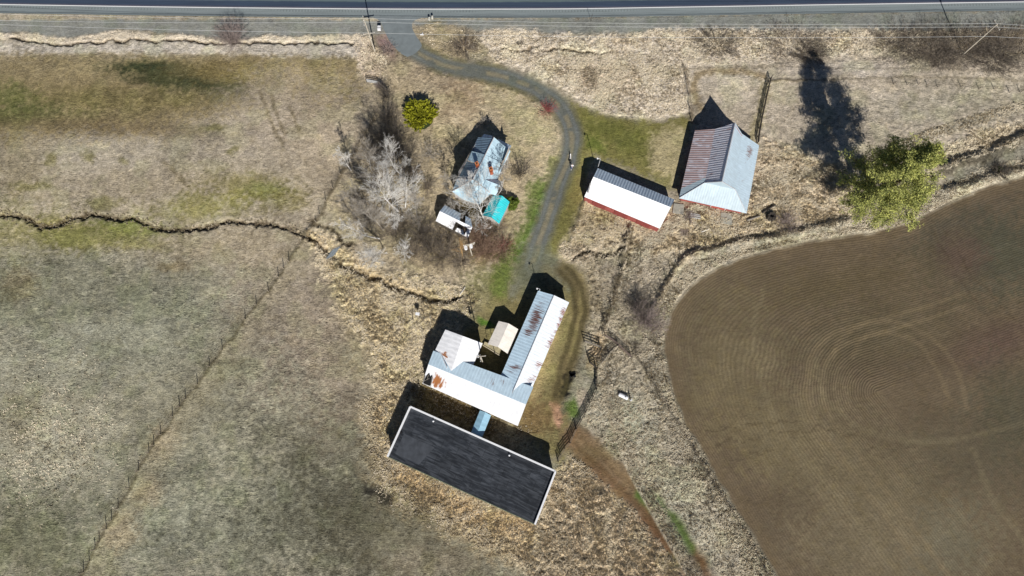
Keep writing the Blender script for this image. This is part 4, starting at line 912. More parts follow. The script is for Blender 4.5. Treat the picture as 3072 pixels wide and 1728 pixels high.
# ---- white derelict shed
dN0, dN1, dr0, dr1, dS0, dS1 = W(1335, 615, 2.3), W(1412, 656, 2.3), W(1319.4, 633.5, 3.3), W(1417, 681, 3.3), W(1307, 663, 2.2), W(1404, 713, 2.2)
ds = empty('derelict_shed', cen((dN0, dN1, dS0, dS1)), 'collapsing white-roofed shed with brush growing through its holed east end', 'shed')
rf = Roof(); k = .52
rf.plane(dr0, lerp(dr0, dr1, k), lerp(dS0, dS1, k), dS0, 0); rf.plane(lerp(dr0, dr1, k+.1), dr0, dN0, lerp(dN0, dN1, k+.1), 1)
rf.plane(lerp(dr0, dr1, k), dr1, lerp(dr1, dS1, .3), lerp(lerp(dr0, dr1, k), lerp(dS0, dS1, k), .22), 0)
rf.plane(lerp(lerp(dr0, dr1, .9), lerp(dS0, dS1, .9), .3), lerp(dr1, dS1, .3), dS1, lerp(dS0, dS1, .88), 0)
rf.plane(lerp(lerp(dr0, dr1, .62), lerp(dS0, dS1, .62), .66), lerp(lerp(dr0, dr1, .8), lerp(dS0, dS1, .8), .6), lerp(dS0, dS1, .88), lerp(dS0, dS1, .6), 0)
rf.plane(lerp(dr0, dr1, .78), lerp(dr0, dr1, 1), dN1, lerp(dN0, dN1, .8), 1, base=.1)
rf.build('roof', [white_sheet, ribbed], ds); walls(ds, [dS0, dS1, dN1, dN0], greywall, ins=.15, drop=.1)
for t in (.6, .7, .8): mb = MB(); mb.tube(dz(lerp(dr0, dr1, t), -.12), dz(lerp(dS0, dS1, t), -.12), .05, .05, 4); mb.build('rafter', wood_dark, ds)

# ---------------------------------------------------------------- plants
def tubes(P0, P1, R0, R1, n=3):
    P0, P1 = np.asarray(P0, float), np.asarray(P1, float); R0, R1 = np.asarray(R0), np.asarray(R1)
    d = P1-P0; d /= np.maximum(np.linalg.norm(d, axis=1, keepdims=True), 1e-6)
    ref = np.where(abs(d[:, 2:3]) > .9, np.array([[1., 0, 0]]), np.array([[0, 0, 1.]])); a = np.cross(d, ref); a /= np.linalg.norm(a, axis=1, keepdims=True); b = np.cross(d, a)
    V = []
    for P, R in ((P0, R0), (P1, R1)):
        for k in range(n):
            t = 2*pi*k/n; V.append(P+(a*cos(t)+b*sin(t))*R[:, None])
    V = np.stack(V, 1); m = len(P0); base = (np.arange(m)*2*n)[:, None]; Fq = []
    for k in range(n):
        j = (k+1) % n; Fq.append(np.stack([base[:, 0]+k, base[:, 0]+j, base[:, 0]+n+j, base[:, 0]+n+k], -1))
    return V.reshape(-1, 3), np.concatenate(Fq)
def grow(segs, p, d, ln, r, lvl, spec, rng, bend):
    ns, kids, kl, kr, ang, wob = spec[lvl]; q = p; dd = d; pts = [q]
    for i in range(ns):
        dd = dd+rng.normal(0, wob, 3)+bend*(.5 if lvl else .3)/ns; dd = dd/np.linalg.norm(dd); q2 = q+dd*ln/ns
        ra = r*(1-.75*i/ns); rb = r*(1-.75*(i+1)/ns); segs.append((q, q2, ra, rb, lvl)); q = q2; pts.append(q)
    if lvl+1 < len(spec):
        for k in range(kids):
            t = (.25 if lvl == 0 else .15)+(1-.2)*(k+rng.random())/kids*.95; t = min(t, .99); i = min(int(t*ns), ns-1); f = t*ns-i; s = pts[i]*(1-f)+pts[i+1]*f
            ax = rng.normal(0, 1, 3); ax -= ax.dot(dd)*dd; ax /= np.linalg.norm(ax); a = ang*rng.uniform(.7, 1.3)
            nd_ = dd*cos(a)+ax*sin(a); grow(segs, s, nd_, ln*kl*rng.uniform(.7, 1.2)*(1-.5*t), max(r*kr*(1-.5*t), .012), lvl+1, spec, rng, bend)
pale_bark = simple('pale_bare_bark', alb((232, 228, 220), 1.1), .8, .12, 2.)
grey_bark = simple('grey_bark', alb((176, 168, 156), 1.1), .85, .2, 2.)
brown_twig = simple('brown_twigs', alb((140, 128, 114)), .9, .25, 2.)
dark_twig = simple('dark_twigs', alb((116, 107, 96)), .9, .3, 2.)
pink_twig = simple('pinkish_twigs', alb((172, 156, 148)), .9, .2, 2.)
red_twig = simple('red_twigs', alb((180, 100, 98)), .85, .2, 2.)
rust_twig = simple('rusty_twigs', alb((162, 134, 114)), .9, .25, 2.)
def bare_tree(base, h, label, mat=pale_bark, seed=1, lean=(0, 0), spread=1., trunk=.16, limbs=11, group=None, twig=1, cat='bare tree', name='bare_tree'):
    rng = np.random.default_rng(seed); p = np.array(G(*base)) if len(base) == 2 else np.array(base); root = empty(name, tuple(p), label, cat, group)
    spec = [(9, int(limbs*1.25),   .68*spread, .40, .74, .06), (6, 9, .55, .42, .6, .12), (4, int(8*twig), .55, .5, .6, .16), (3, 0, 0, 0, 0, .25)]
    segs = []; d = np.array([lean[0], lean[1], 1.]); d /= np.linalg.norm(d)
    grow(segs, p-np.array([0, 0, .1]), d, h, trunk, 0, spec, rng, np.array([lean[0]*.3, lean[1]*.3, .5]))
    for nm_, sel in (('trunk', [s for s in segs if s[4] == 0]), ('branches', [s for s in segs if s[4] > 0])):
        V, Fq = tubes([s[0] for s in sel], [s[1] for s in sel], [max(s[2]*.8, .012) for s in sel], [max(s[3]*.8, .010) for s in sel], 6 if nm_ == 'trunk' else 3); mesh_np(nm_, V, Fq, mat, root, smooth=True)
    return root
def shrub(base, r, h, label, mat=brown_twig, seed=1, n=70, group=None, cat='shrub', lean=(0, 0), thick=.016, name='bare_shrub', r0=.25, sx=1., sub=4):
    rng = np.random.default_rng(seed); p = np.array(G(*base)); P0, P1, R0, R1 = [], [], [], []
    for i in range(n):
        a = rng.uniform(0, 2*pi); rr = math.sqrt(rng.random()); b = p+np.array([cos(a)*r*r0*rr*sx, sin(a)*r*r0*rr, -.05])
        t = np.array([cos(a)*r*rr*sx+lean[0], sin(a)*r*rr+lean[1], h*(1-.35*rr*rr)*rng.uniform(.7, 1.1)]); ns = 4; q = b; L_ = np.linalg.norm(t)
        for k in range(ns):
            f = (k+1)/ns; q2 = b+np.array([t[0]*f**1.3, t[1]*f**1.3, t[2]*f**.85])+rng.normal(0, .04*L_, 3)*(f > 0); q2[2] = max(q2[2], p[2]+.05)
            P0.append(q); P1.append(q2); R0.append(thick*(1.5-f)); R1.append(thick*(1.3-f))
            for _ in range(sub if k else 0):
                d = (q2-q)/np.linalg.norm(q2-q)+rng.normal(0, .6, 3); d[2] = abs(d[2])*.7+.1; d /= np.linalg.norm(d); e = q2+d*L_*rng.uniform(.1, .26)
                P0.append(q2); P1.append(e); R0.append(thick*.7); R1.append(thick*.5)
            q = q2
    V, Fq = tubes(P0, P1, R0, R1); o = mesh_np(name, V, Fq, mat); return tag(o, label, cat, group)

# pale cottonwoods in the thicket west of the house
bare_tree((1195, 634), 10.8, 'tallest pale bare tree in the thicket, its crown leaning up and left', seed=3, lean=(-.22, .12), spread=1.25, trunk=.24, limbs=14)
bare_tree((1216, 622), 9.7, 'pale bare tree with upswept crown immediately right of the tallest one in the thicket', seed=5, lean=(.22, .12), spread=1.0, trunk=.18)
bare_tree((1210, 532), 11.3, 'slender white bare tree rising from the dark top of the thicket', seed=8, lean=(-.04, .1), spread=.75, trunk=.14, limbs=13)
bare_tree((1212, 645), 6.5, 'pale bare tree whose fine twigs hang toward the creek below the tallest one', seed=11, lean=(-.1, -.75), spread=.9, trunk=.12)
bare_tree((1140, 716), 7.6, 'white bare tree leaning far left over the thicket edge by the creek', seed=14, lean=(-1.3, .15), spread=.75, trunk=.17)
bare_tree((1150, 746), 7.0, 'pale bare tree at the thicket foot with twigs fanned towards the creek', seed=17, lean=(-.05, -.5), spread=1.1, trunk=.13, limbs=13)
bare_tree((1214, 772), 4.9, 'small pale starburst-shaped bare tree near the creek bank', seed=19, lean=(.1, 0), spread=1.2, trunk=.08, limbs=9)
bare_tree((1054, 512), 5.5, 'lone white bare tree on the fence line left of the thicket', seed=23, lean=(-.12, .12), spread=.7, trunk=.12, limbs=12)
bare_tree((1160, 640), 8.6, 'grey bare tree leaning left across the middle of the thicket', grey_bark, seed=27, lean=(-.55, .02), spread=1.2, trunk=.13, limbs=12)
bare_tree((1150, 690), 7.6, 'grey bare tree between the creek and the middle of the thicket', grey_bark, seed=29, lean=(-.2, .2), spread=1.2, trunk=.12, limbs=12)
bare_tree((1170, 560), 8.6, 'grey bare tree in the dense dark upper thicket', grey_bark, seed=31, lean=(-.1, .3), spread=1.2, trunk=.12, limbs=12)
bare_tree((1100, 620), 6, 'dark thin bare tree on the left edge of the thicket', dark_twig, seed=33, lean=(-.3, .35), spread=.9, trunk=.09, limbs=9)
bare_tree((1255, 660), 6.5, 'greyish bare tree on the right edge of the thicket', grey_bark, seed=35, lean=(.05, .1), spread=1.3, trunk=.1, limbs=11)
# trees by the house
bare_tree((1403, 602), 8.6, 'white bare tree in front of the farmhouse porch roof', seed=41, lean=(.06, .12), spread=.9, trunk=.13)
bare_tree((1454, 662), 9.7, 'wide white bare tree between the teal shed and the derelict shed', seed=43, lean=(-.12, .1), spread=1.35, trunk=.2, limbs=13)
bare_tree((1508, 560), 7.5, 'thin pale bare tree at the east eave of the farmhouse', grey_bark, seed=45, lean=(.03, .1), spread=.8, trunk=.09)
bare_tree((1362, 565), 5, 'thin bare tree at the farmhouse west corner', grey_bark, seed=47, lean=(-.05, .05), spread=.9, trunk=.07, limbs=8)
bare_tree((1386, 652), 4.5, 'small pale bare tree touching the north slope of the derelict shed', grey_bark, seed=49, lean=(-.5, .45), spread=.9, trunk=.08, limbs=8)
bare_tree((1388, 768), 3.6, 'small cut tree with orange-tinged stump and few forked limbs', simple('orange_bark', alb((206, 166, 110)), .8), seed=51, lean=(-.02, .2), spread=.9, trunk=.12, limbs=6, twig=.4)
# shrubs in the thicket
SH = [((1140, 262), .8, 1.2, 'small violet shrub at the end of the white plank gate', pink_twig, 60), ((1158, 292), 1.6, 2.6, 'grey upright shrub just below the plank gate', dark_twig, 90),
      ((1168, 350), 2.0, 3.0, 'grey-brown shrub at the narrow top of the thicket', brown_twig, 80), ((1150, 420), 2.6, 3.4, 'dark multi-stemmed shrub in the upper thicket, left side', dark_twig, 120),
      ((1188, 400), 2.4, 3.6, 'dark multi-stemmed shrub in the upper thicket, right side', dark_twig, 110), ((1140, 480), 3.4, 4.2, 'broad blackish shrub at the darkest spot of the thicket', dark_twig, 160),
      ((1200, 470), 3.0, 4.2, 'blackish shrub behind the slender white tree', dark_twig, 150), ((1230, 540), 2.6, 3.2, 'brown shrub at the right of the slender white tree', brown_twig, 100),
      ((1120, 560), 2.8, 3.0, 'loose brown shrub left of the tallest pale tree', brown_twig, 90), ((1290, 470), 2.0, 2.2, 'faint grey shrub on the lawn between thicket and farmhouse', grey_bark, 60),
      ((1110, 660), 3.0, 2.6, 'straggling grey shrub on the creek side of the thicket', grey_bark, 100), ((1280, 560), 2.2, 2.0, 'low reddish-brown shrub beside the thicket, facing the house', brown_twig, 70),
      ((1190, 700), 2.8, 3.0, 'grey-brown shrub amid the lower pale trees', brown_twig, 110), ((1270, 700), 3.0, 3.6, 'dark tangled shrub left of the derelict shed', dark_twig, 170),
      ((1290, 740), 2.8, 3.2, 'dark tangled shrub below left of the derelict shed', dark_twig, 150), ((1240, 760), 2.6, 2.4, 'greyish shrub between the starburst tree and the dark tangle', brown_twig, 90),
      ((1330, 770), 3.0, 2.6, 'brownish shrub on the bank above the creek bend', brown_twig, 110), ((1350, 715), 2.0, 2.4, 'brown brush against the south eave of the derelict shed', dark_twig, 80),
      ((1372, 690), 1.5, 3.4, 'brush growing up through the derelict shed roof', brown_twig, 90), ((1400, 700), 1.2, 3.2, 'thin stems poking through the derelict shed east end', rust_twig, 40),
      ((1430, 625), 2.2, 1.8, 'olive-brown shrub between porch and derelict shed', simple('olive_twigs', alb((132, 118, 76)), .9), 120), ((1400, 635), 1.8, 1.6, 'low olive shrub behind the derelict shed ridge', simple('olive_twigs', alb((126, 112, 72)), .9), 100),
      ((1440, 715), 2.8, 3.0, 'reddish-brown bush with thick pale stems right of the derelict shed', rust_twig, 140), ((1475, 690), 2.6, 2.4, 'grey-brown bush below the teal shed', brown_twig, 110),
      ((1455, 760), 2.4, 2.2, 'rust-coloured bush right of the pole with two meters', rust_twig, 110), ((1500, 750), 2.8, 1.8, 'low reddish bush at the driveway side of the yard', rust_twig, 120),
      ((1515, 735), 1.4, 1.2, 'small bright red-tipped bush nearest the driveway', red_twig, 40), ((1385, 790), 2.2, 1.8, 'brown bush left of the pole foot', brown_twig, 80),
      ((1562, 520), 2.2, 2.2, 'dark brown bush right of the farmhouse', dark_twig, 130), ((1455, 372), 1.4, 1.3, 'pale twiggy bush in the shadow north of the farmhouse', grey_bark, 60),
      ((1398, 470), 1.0, 2.0, 'pale twiggy bush in the shadow west of the farmhouse', grey_bark, 40), ((1641, 334), 1.7, 1.5, 'red-stemmed bush inside the bend of the driveway', red_twig, 70),
      ((700, 125), 3.0, 3.4, 'pinkish bare shrub beside the highway ditch', pink_twig, 190), ((1163, 150), 1.6, 1.0, 'low pinkish brush beside the paved apron', pink_twig, 80),
      ((1395, 145), 3.0, 1.1, 'low brown brush between apron and roadside grass', brown_twig, 130), ((1560, 132), .9, .8, 'tiny weed clump in the bright roadside grass', brown_twig, 30),
      ((1935, 965), 3.0, 3.6, 'pinkish-grey bare shrub at the corner of the ploughed field', pink_twig, 200), ((1915, 925), 2.2, 3.0, 'dark grey bare shrub behind the pinkish one at the field corner', dark_twig, 130),
      ((2360, 672), 2.0, 1.6, 'purple-brown shrub on the bank below the hip-roofed barn', pink_twig, 120), ((2066, 655), 1.2, 1.2, 'greyish brush beside the board stack south of the barn', pink_twig, 60),
      ((2990, 520), 2.0, 1.8, 'dark green scrub in the ditch beside the ploughed field', dark_twig, 160), ((1905, 1046), .9, 1.3, 'thin stems by the fence corner below the field shrub', dark_twig, 24),
      ((1870, 645), .8, .8, 'small dark bush under the red shed wall', dark_twig, 50)]
for i, (b, r, h, lb_, mt, n) in enumerate(SH): shrub(b, r, h, lb_, mt, 100+i, int(n*(.7 if mt is dark_twig else .9)), lean=(0, 0))
for i, (b, r, h, lb_) in enumerate([((2380, 125), 4.2, 2.4, 'dark brown roadside bush right above the big tree shadow'), ((2430, 150), 2.4, 2.0, 'brown roadside bush touching the shadow tip'), ((2150, 122), 3.0, 1.4, 'low sparse roadside brush north of the hip-roofed barn'),
      ((2700, 125), 4.2, 2.4, 'grey-brown roadside thicket, farthest left of the long row'), ((2780, 135), 4.4, 2.8, 'grey-brown roadside thicket left of the leaning pole'), ((2870, 130), 4.4, 2.8, 'dark roadside thicket at the leaning pole foot'),
      ((2960, 140), 4.6, 3.0, 'dark roadside thicket right of the leaning pole'), ((3040, 130), 4.4, 3.0, 'dark roadside thicket at the right frame edge'), ((2985, 170), 3.0, 2.4, 'lower brown bush below the roadside thicket'), ((2820, 165), 2.4, 1.8, 'small brown bush below the leaning pole')]):
    shrub((b[0], b[1]+10), r*.78, h*.5, lb_, dark_twig if i % 3 else brown_twig, 300+i, 230, 'bushes along the highway', r0=.85, sx=1.25)

# foliage made of many small leaves
def leafmesh(name, P, N, size, rng, mat, parent=None, tone=None, asp=.45):
    n = len(P); a = rng.normal(0, 1, (n, 3)); a = a+N*1.2; a /= np.linalg.norm(a, axis=1, keepdims=True)
    b = np.cross(a, rng.normal(0, 1, (n, 3))); b /= np.linalg.norm(b, axis=1, keepdims=True); s = size*rng.uniform(.6, 1.4, n)[:, None]
    V = np.stack([P-b*s*asp*.5, P+b*s*asp*.5, P+a*s+b*s*asp*.3, P+a*s-b*s*asp*.3], 1).reshape(-1, 3); o = mesh_np(name, V, np.arange(n*4).reshape(n, 4), mat, parent)
    at = o.data.attributes.new('tone', 'FLOAT', 'POINT'); at.data.foreach_set('value', np.repeat(np.clip(tone if tone is not None else rng.random(n), 0, 1), 4).astype(np.float32)); return o
def pine(base, h, label, seed=1):
    rng = np.random.default_rng(seed); p = np.array(G(*base)); root = empty('pine_tree', tuple(p), label, 'pine tree'); mb = MB(); q = p-np.array([0, 0, .2]); top = p+np.array([.2, -.2, h])
    for i in range(12):
        f = (i+1)/12; q2 = p*(1-f)+top*f+rng.normal(0, .06, 3)*[1, 1, 0]; mb.tube(q, q2, .42*(1-i/12)+.04, .42*(1-(i+1)/12)+.04, 8, cap=False); q = q2
    mb.build('trunk', simple('pine_bark', (.12, .08, .055), .9, .3, 3.), root, smooth=True)
    P0, P1, R0, R1, T, TN = [], [], [], [], [], []
    for i in range(112):
        z = 2.6+(h-3.0)*(i+rng.random())/112; f = z/h; R = 6.4*min(1, (1-f)/.55)**.85*(.75+.25*min(1, z/5))*rng.uniform(.5, 1.12)+.7
        if rng.random() < .12: continue
        a = rng.uniform(0, 2*pi); d = np.array([cos(a), sin(a), rng.uniform(-.1, .28)]); s = p+np.array([0, 0, z]); e = s+d*R
        P0.append(s); P1.append(e); R0.append(.07*(1-f)+.03); R1.append(.02)
        for k in range(int(10+R*5)):
            t = 1.05-.75*rng.random()**1.5; c = s+d*R*t+rng.normal(0, .12+.085*R*t, 3)*[1, 1, .35]
            P0.append(s+d*R*min(t, 1)*.9); P1.append(c); R0.append(.02); R1.append(.012); T.append(c); TN.append(rng.normal(.5, .18))
    V, Fq = tubes(P0, P1, R0, R1); mesh_np('limbs', V, Fq, simple('pine_limb', (.13, .1, .075), .9), root)
    T = np.array(T); TN = np.array(TN); k = 22; P = np.repeat(T, k, 0)+rng.normal(0, .21, (len(T)*k, 3)); N = (P-np.repeat(T, k, 0)); N /= np.linalg.norm(N, axis=1, keepdims=True)+1e-6
    leafmesh('crown', P, N, .24, rng, blade_mat('pine_needles', (.10, .13, .04), (.62, .62, .18)), root, np.repeat(TN, k)+rng.normal(0, .2, len(P)), .4)
    return root
pine((2588, 616), 23.6, 'big yellow-green pine casting the long shadow beside the ploughed field', 7)
def juniper(base, r, h, label, seed):
    rng = np.random.default_rng(seed); p = np.array(G(*base)); root = empty('juniper_bush', tuple(p), label, 'evergreen bush'); P0, P1, R0, R1 = [], [], [], []; n = 400; P, N, TN = [], [], []
    for i in range(n):
        a = rng.uniform(0, 2*pi); rr = r*math.sqrt(rng.random())*.95*(.9+.12*sin(3*a+1)+.08*sin(7*a)); z0 = h*math.sqrt(max(0, 1-(rr/r)**2))*.75; o = np.array([cos(a)*rr, sin(a)*rr, z0]); d = np.array([cos(a)*rr/r*1.1, sin(a)*rr/r*1.1, 1.]); d /= np.linalg.norm(d); L_ = rng.uniform(.7, 1.3)*(1+.5*rr/r)
        tn = rng.uniform(.25, 1)
        for k in range(26):
            t = rng.random(); P.append(p+o+d*L_*(t-.35)+rng.normal(0, .085*(1.15-t), 3)); N.append(d*1.6); TN.append(tn*.7+.3*t)
    for i in range(24):
        a = rng.uniform(0, 2*pi); rr = r*.6*math.sqrt(rng.random()); P0.append(p-[0, 0, .05]); P1.append(p+np.array([cos(a)*rr, sin(a)*rr, h*.8])); R0.append(.06); R1.append(.02)
    V, Fq = tubes(P0, P1, R0, R1); mesh_np('stems', V, Fq, dark_twig, root)
    leafmesh('foliage', np.array(P), np.array(N), .3, rng, blade_mat('juniper_foliage', (.012, .022, .003), (.42, .42, .03)), root, np.array(TN), .35)
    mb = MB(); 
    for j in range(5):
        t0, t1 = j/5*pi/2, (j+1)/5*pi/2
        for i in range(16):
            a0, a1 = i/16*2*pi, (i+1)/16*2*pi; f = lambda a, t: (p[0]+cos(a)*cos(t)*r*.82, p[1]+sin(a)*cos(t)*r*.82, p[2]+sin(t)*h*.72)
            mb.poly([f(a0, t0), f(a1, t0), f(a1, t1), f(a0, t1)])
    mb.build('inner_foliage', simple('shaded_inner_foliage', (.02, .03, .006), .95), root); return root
juniper((1261, 354), 3.05, 2.4, 'round yellow-green evergreen bush with spiky tips, north-west of the farmhouse', 3)
def roundbush(base, r, h, label, seed, c0, c1):
    rng = np.random.default_rng(seed); p = np.array(G(*base)); root = empty('green_bush', tuple(p), label, 'bush'); n = 9000; v = rng.normal(0, 1, (n, 3)); v[:, 2] = abs(v[:, 2]); v /= np.linalg.norm(v, axis=1, keepdims=True)
    rad = (.55+.5*vnoise(v[:, 0]*3+9, v[:, 1]*3+9, .8, seed))*rng.uniform(.5, 1., n)**.3; P = p+v*rad[:, None]*[r, r, h]; leafmesh('foliage', P, v, .17, rng, blade_mat('bush_leaves', c0, c1), root, rng.normal(.5, .25, n), .5)
    V, Fq = tubes([p]*12, [p+np.array([rng.uniform(-.5, .5)*r, rng.uniform(-.5, .5)*r, h*.7]) for _ in range(12)], [.04]*12, [.015]*12); mesh_np('stems', V, Fq, dark_twig, root)
roundbush((1536, 612), 1.5, 1.8, 'small green bush against the east eave of the teal shed', 5, (.04, .07, .012), (.26, .33, .06))
roundbush((2992, 512), 1.1, .9, 'dark green low bush inside the ditch scrub', 6, (.02, .035, .01), (.09, .12, .03))

# ---------------------------------------------------------------- poles and overhead wires
pole_wood = simple('pole_wood', alb((206, 196, 178)), .85, .15, 3.)
def upole(base, h, arms, label, top=(0, 0), r=.14, name='utility_pole'):
    p = G(*base); root = empty(name, p, label, 'utility pole'); t = (p[0]+top[0], p[1]+top[1], h); mb = MB(); mb.tube((p[0], p[1], -.2), t, r, r*.62, 8); mb.build('pole', pole_wood, root)
    for (z, L_, az) in arms:
        f = z/h; c = (p[0]+top[0]*f, p[1]+top[1]*f, z); u = (cos(az), sin(az)); mb = MB(); mb.box((c[0]-u[1]*.14, c[1]+u[0]*.14, z), (L_, .11, .13), az); ca = mb.build('crossarm', pole_wood, root)
        for s_ in (-.46, 0, .46):
            q = (c[0]+u[0]*L_*s_-u[1]*.14, c[1]+u[1]*L_*s_+u[0]*.14, z+.065); mb = MB(); mb.tube(q, (q[0], q[1], z+.22), .04, .05, 6); i_ = mb.build('insulator', white_trim); i_.parent = ca; i_.matrix_parent_inverse = Matrix.Identity(4)
    return root, t
LP, lt = upole((1125, 155), 10.4, [(9.9, 2.0, radians(100)), (5.8, 2.2, radians(12))], 'wooden utility pole with two crossarms beside the paved apron')
RPp, rt = upole((2887, 165), 10.0, [(9.6, 2.2, radians(-75))], 'wooden utility pole rising through the roadside brush at right')
mb = MB(); b_ = W(1122, 150, 0); mb.tube(W(1098, 90, 9.0), (lt[0]+.1, lt[1], 9.6), .03, .03, 4)
def wire(a, b, sag, label, r=.022):
    a, b = np.array(a), np.array(b); n = 24; P = [a*(1-t)+b*t-np.array([0, 0, sag*4*t*(1-t)]) for t in np.linspace(0, 1, n+1)]; V, Fq = tubes(P[:-1], P[1:], [r]*n, [r]*n, 4); return tag(mesh_np('overhead_wire', V, Fq, WIRE), label, 'wire', 'overhead wires along the highway')
WIRE = simple('aluminium_wire', (.55, .56, .55), .5, .05)
LA, LB, LC = W(1090, 55, 10.4), W(1096, 66, 10.1), W(1119, 99, 6.0); RA, RB, RC = W(2990, 70, 10.), W(2976, 80, 9.8), W(2970, 109, 9.)
for (a, b, l_) in ((LA, RA, 'uppermost wire strung from the apron pole to the right-hand pole'), (LB, RB, 'second wire just below the uppermost, between the same two poles'), (LC, RC, 'lowest wire between the two poles, nearest the grass')): wire(a, b, .9, l_)
for (a, x, y, z, l_) in ((LA, -60, 40, 10.4, 'uppermost wire running left from the apron pole'), (LB, -60, 60, 10.1, 'second wire running left from the apron pole'), (LC, -60, 71, 6.0, 'lowest wire running left from the apron pole')): wire(a, W(x, y, z), .5, l_)
for (a, x, y, z, l_) in ((RA, 3250, 80, 10., 'uppermost wire running right past the right-hand pole'), (RB, 3250, 86, 9.8, 'second wire running right past the right-hand pole'), (RC, 3250, 115, 9., 'lowest wire running right past the right-hand pole')): wire(a, W(x, y, z), .3, l_)
YP, yt = upole((1416, 766), 6.4, [(6.1, 2.1, radians(15)), (5.5, 1.8, radians(15))], 'short pole with twin white round meters behind the derelict shed', top=(-.15, .1))
for x, y in ((1397, 743), (1413, 738)):
    q = W(x, y, 5.6); mb = MB(); mb.tube((q[0], q[1], 5.0), (q[0], q[1], 5.85), .3, .3, 12); mb.build('transformer', simple('white_transformer', (.75, .75, .75), .5), YP)
TP, tt = upole((1449, 1090), 8.6, [(8.0, 1.6, radians(5)), (7.0, 1.2, radians(95))], 'wooden service pole rising by the east eave of the barn wing', r=.12)
q = W(1441, 1068, 7.2); mb = MB(); mb.tube((q[0]-.4, q[1], 6.4), (q[0]-.4, q[1], 7.3), .22, .22, 10); mb.build('transformer', galv_metal, TP)
def mast(base, h, label, z0=0.):
    p = G(*base); root = empty('light_mast', p, label, 'lamp post'); mb = MB(); mb.tube((p[0], p[1], z0), (p[0], p[1], h), .07, .05, 6); mb.tube((p[0], p[1], h), (p[0]-.5, p[1]+.12, h+.15), .035, .03, 6); mb.build('shaft', galv_metal, root)
    mb = MB(); mb.tube((p[0]-.5, p[1]+.12, h-.08), (p[0]-.5, p[1]+.12, h+.16), .17, .08, 8); mb.build('lamp', white_trim, root)
mast((1790, 514), 5.6, 'slim mast with white lamp at the north-west corner of the red-walled shed'); mast((1617, 884), 4.3, 'slim mast at the north end of the long rust-streaked shed')

# ---------------------------------------------------------------- fences
wire_m = simple('rusty_fence_wire', alb((120, 108, 92)), .8); post_m = simple('grey_fence_post', alb((170, 158, 140)), .9, .25, 5.)
def fence(line, posts, h, label, name='wire_fence', r=.08, cat='fence', wires=3, boards=False, board_m=None, panel_each=True):
    p0 = G(*line[0]); root = empty(name, p0, label, cat)
    for i, b in enumerate(posts):
        p = G(*b); rng = random.Random(i*7+len(posts)); mb = MB(); hh = h*rng.uniform(.88, 1.12); mb.tube((p[0], p[1], p[2]-.2), (p[0]+rng.uniform(-.07, .07), p[1]+rng.uniform(-.07, .07), p[2]+hh), r, r*.85, 6); mb.build('post', post_m if not boards else wood_dark, root)
    pts = [G(*q) for q in line]
    if not boards:
        P0, P1 = [], []
        for a, b in zip(pts[:-1], pts[1:]):
            for k in range(wires):
                z = h*(.35+.3*k)*.95; P0.append((a[0], a[1], a[2]+z)); P1.append((b[0], b[1], b[2]+z))
        V, Fq = tubes(P0, P1, [.012]*len(P0), [.012]*len(P0)); mesh_np('wire', V, Fq, wire_m, root)
    else:
        for i, (a, b) in enumerate(zip(pts[:-1], pts[1:])):
            mb = MB(); u = np.array(b[:2])-np.array(a[:2]); L_ = np.linalg.norm(u); c = (np.array(a[:2])+np.array(b[:2]))/2; rz = math.atan2(u[1], u[0])
            for k in range(4):
                mb.box((c[0], c[1], .28+k*(h-.35)/3.2+(i % 3)*.012), (L_*.99, .05, .15), rz+((i*37+k*13) % 7-3)*.004)
            mb.build('board_panel', board_m or wood_grey, root)
    return root
FL = [(235, 1740), (251, 1716), (269, 1683), (286, 1648), (299, 1624), (320, 1587), (335, 1561), (356, 1525), (388, 1463), (417, 1412), (448, 1358), (463, 1335), (483, 1303), (518, 1249), (540, 1220), (558, 1197), (593, 1153), (630, 1099), (668, 1050), (737, 958), (771, 915), (806, 874), (836, 832), (851, 806), (868, 785), (912, 716)]
fence(FL, FL[1:-1], 1.25, 'long post-and-wire fence running diagonally from the creek to the bottom left')
FU = [(912, 716), (948, 665), (959, 645), (977, 604), (999, 565), (1022, 525), (1083, 424), (1103, 389), (1117, 365), (1126, 352)]
fence(FU, FU[1:], 1.15, 'post-and-wire fence climbing from the creek along the thicket to the yard')
FC = [(1889, 703), (1873, 735), (1870, 775), (1864, 816), (1846, 875), (1832, 923), (1815, 978), (1809, 1008)]
fence(FC, [FC[0], FC[1]]+FC[3:], 1.35, 'wire fence between the grey meadow and the barn track, ending at the corral', r=.075)
FR = [(2600, 645), (2480, 672), (2400, 694), (2300, 716), (2220, 722), (2148, 734), (2120, 742), (2091, 754), (2067, 763), (2046, 782), (2033, 803), (2016, 825), (2002, 851), (1988, 874), (1976, 903), (1958, 925)]
fence(FR, [q for q in FR[4:]], 1.4, 'tall-posted wire fence curving round the top left edge of the ploughed field', r=.075)
FS = [(1899, 1064), (1911, 1076), (1940, 1122), (1975, 1182), (2007, 1235), (2039, 1287), (2082, 1355), (2132, 1441), (2191, 1528), (2237, 1610), (2296, 1715), (2310, 1740)]
fence(FS, FS[::2], .95, 'low sagging wire fence along the lower edge of the ploughed field')
FT = [(2310, 243), (2440, 242), (2600, 250), (2682, 254), (2721, 255), (2754, 255), (2782, 256), (2813, 261), (2883, 262), (2936, 268), (2982, 268), (3028, 278), (3061, 277), (3200, 285)]
fence(FT, FT[3:], 1.2, 'wire fence crossing the upper right pasture')
FP = [(2052, 205), (2058, 240), (2066, 290), (2070, 330), (2074, 366)]
fence(FP, FP, 1.1, 'short wire fence west of the paddock behind the hip-roofed barn')
FE = [(2310, 236), (2303, 262), (2296, 292), (2290, 322), (2283, 352), (2277, 385), (2273, 410), (2271, 430)]
fence(FE, FE, 1.3, 'dark board fence east of the paddock behind the hip-roofed barn', 'board_fence', boards=True, board_m=wood_dark)
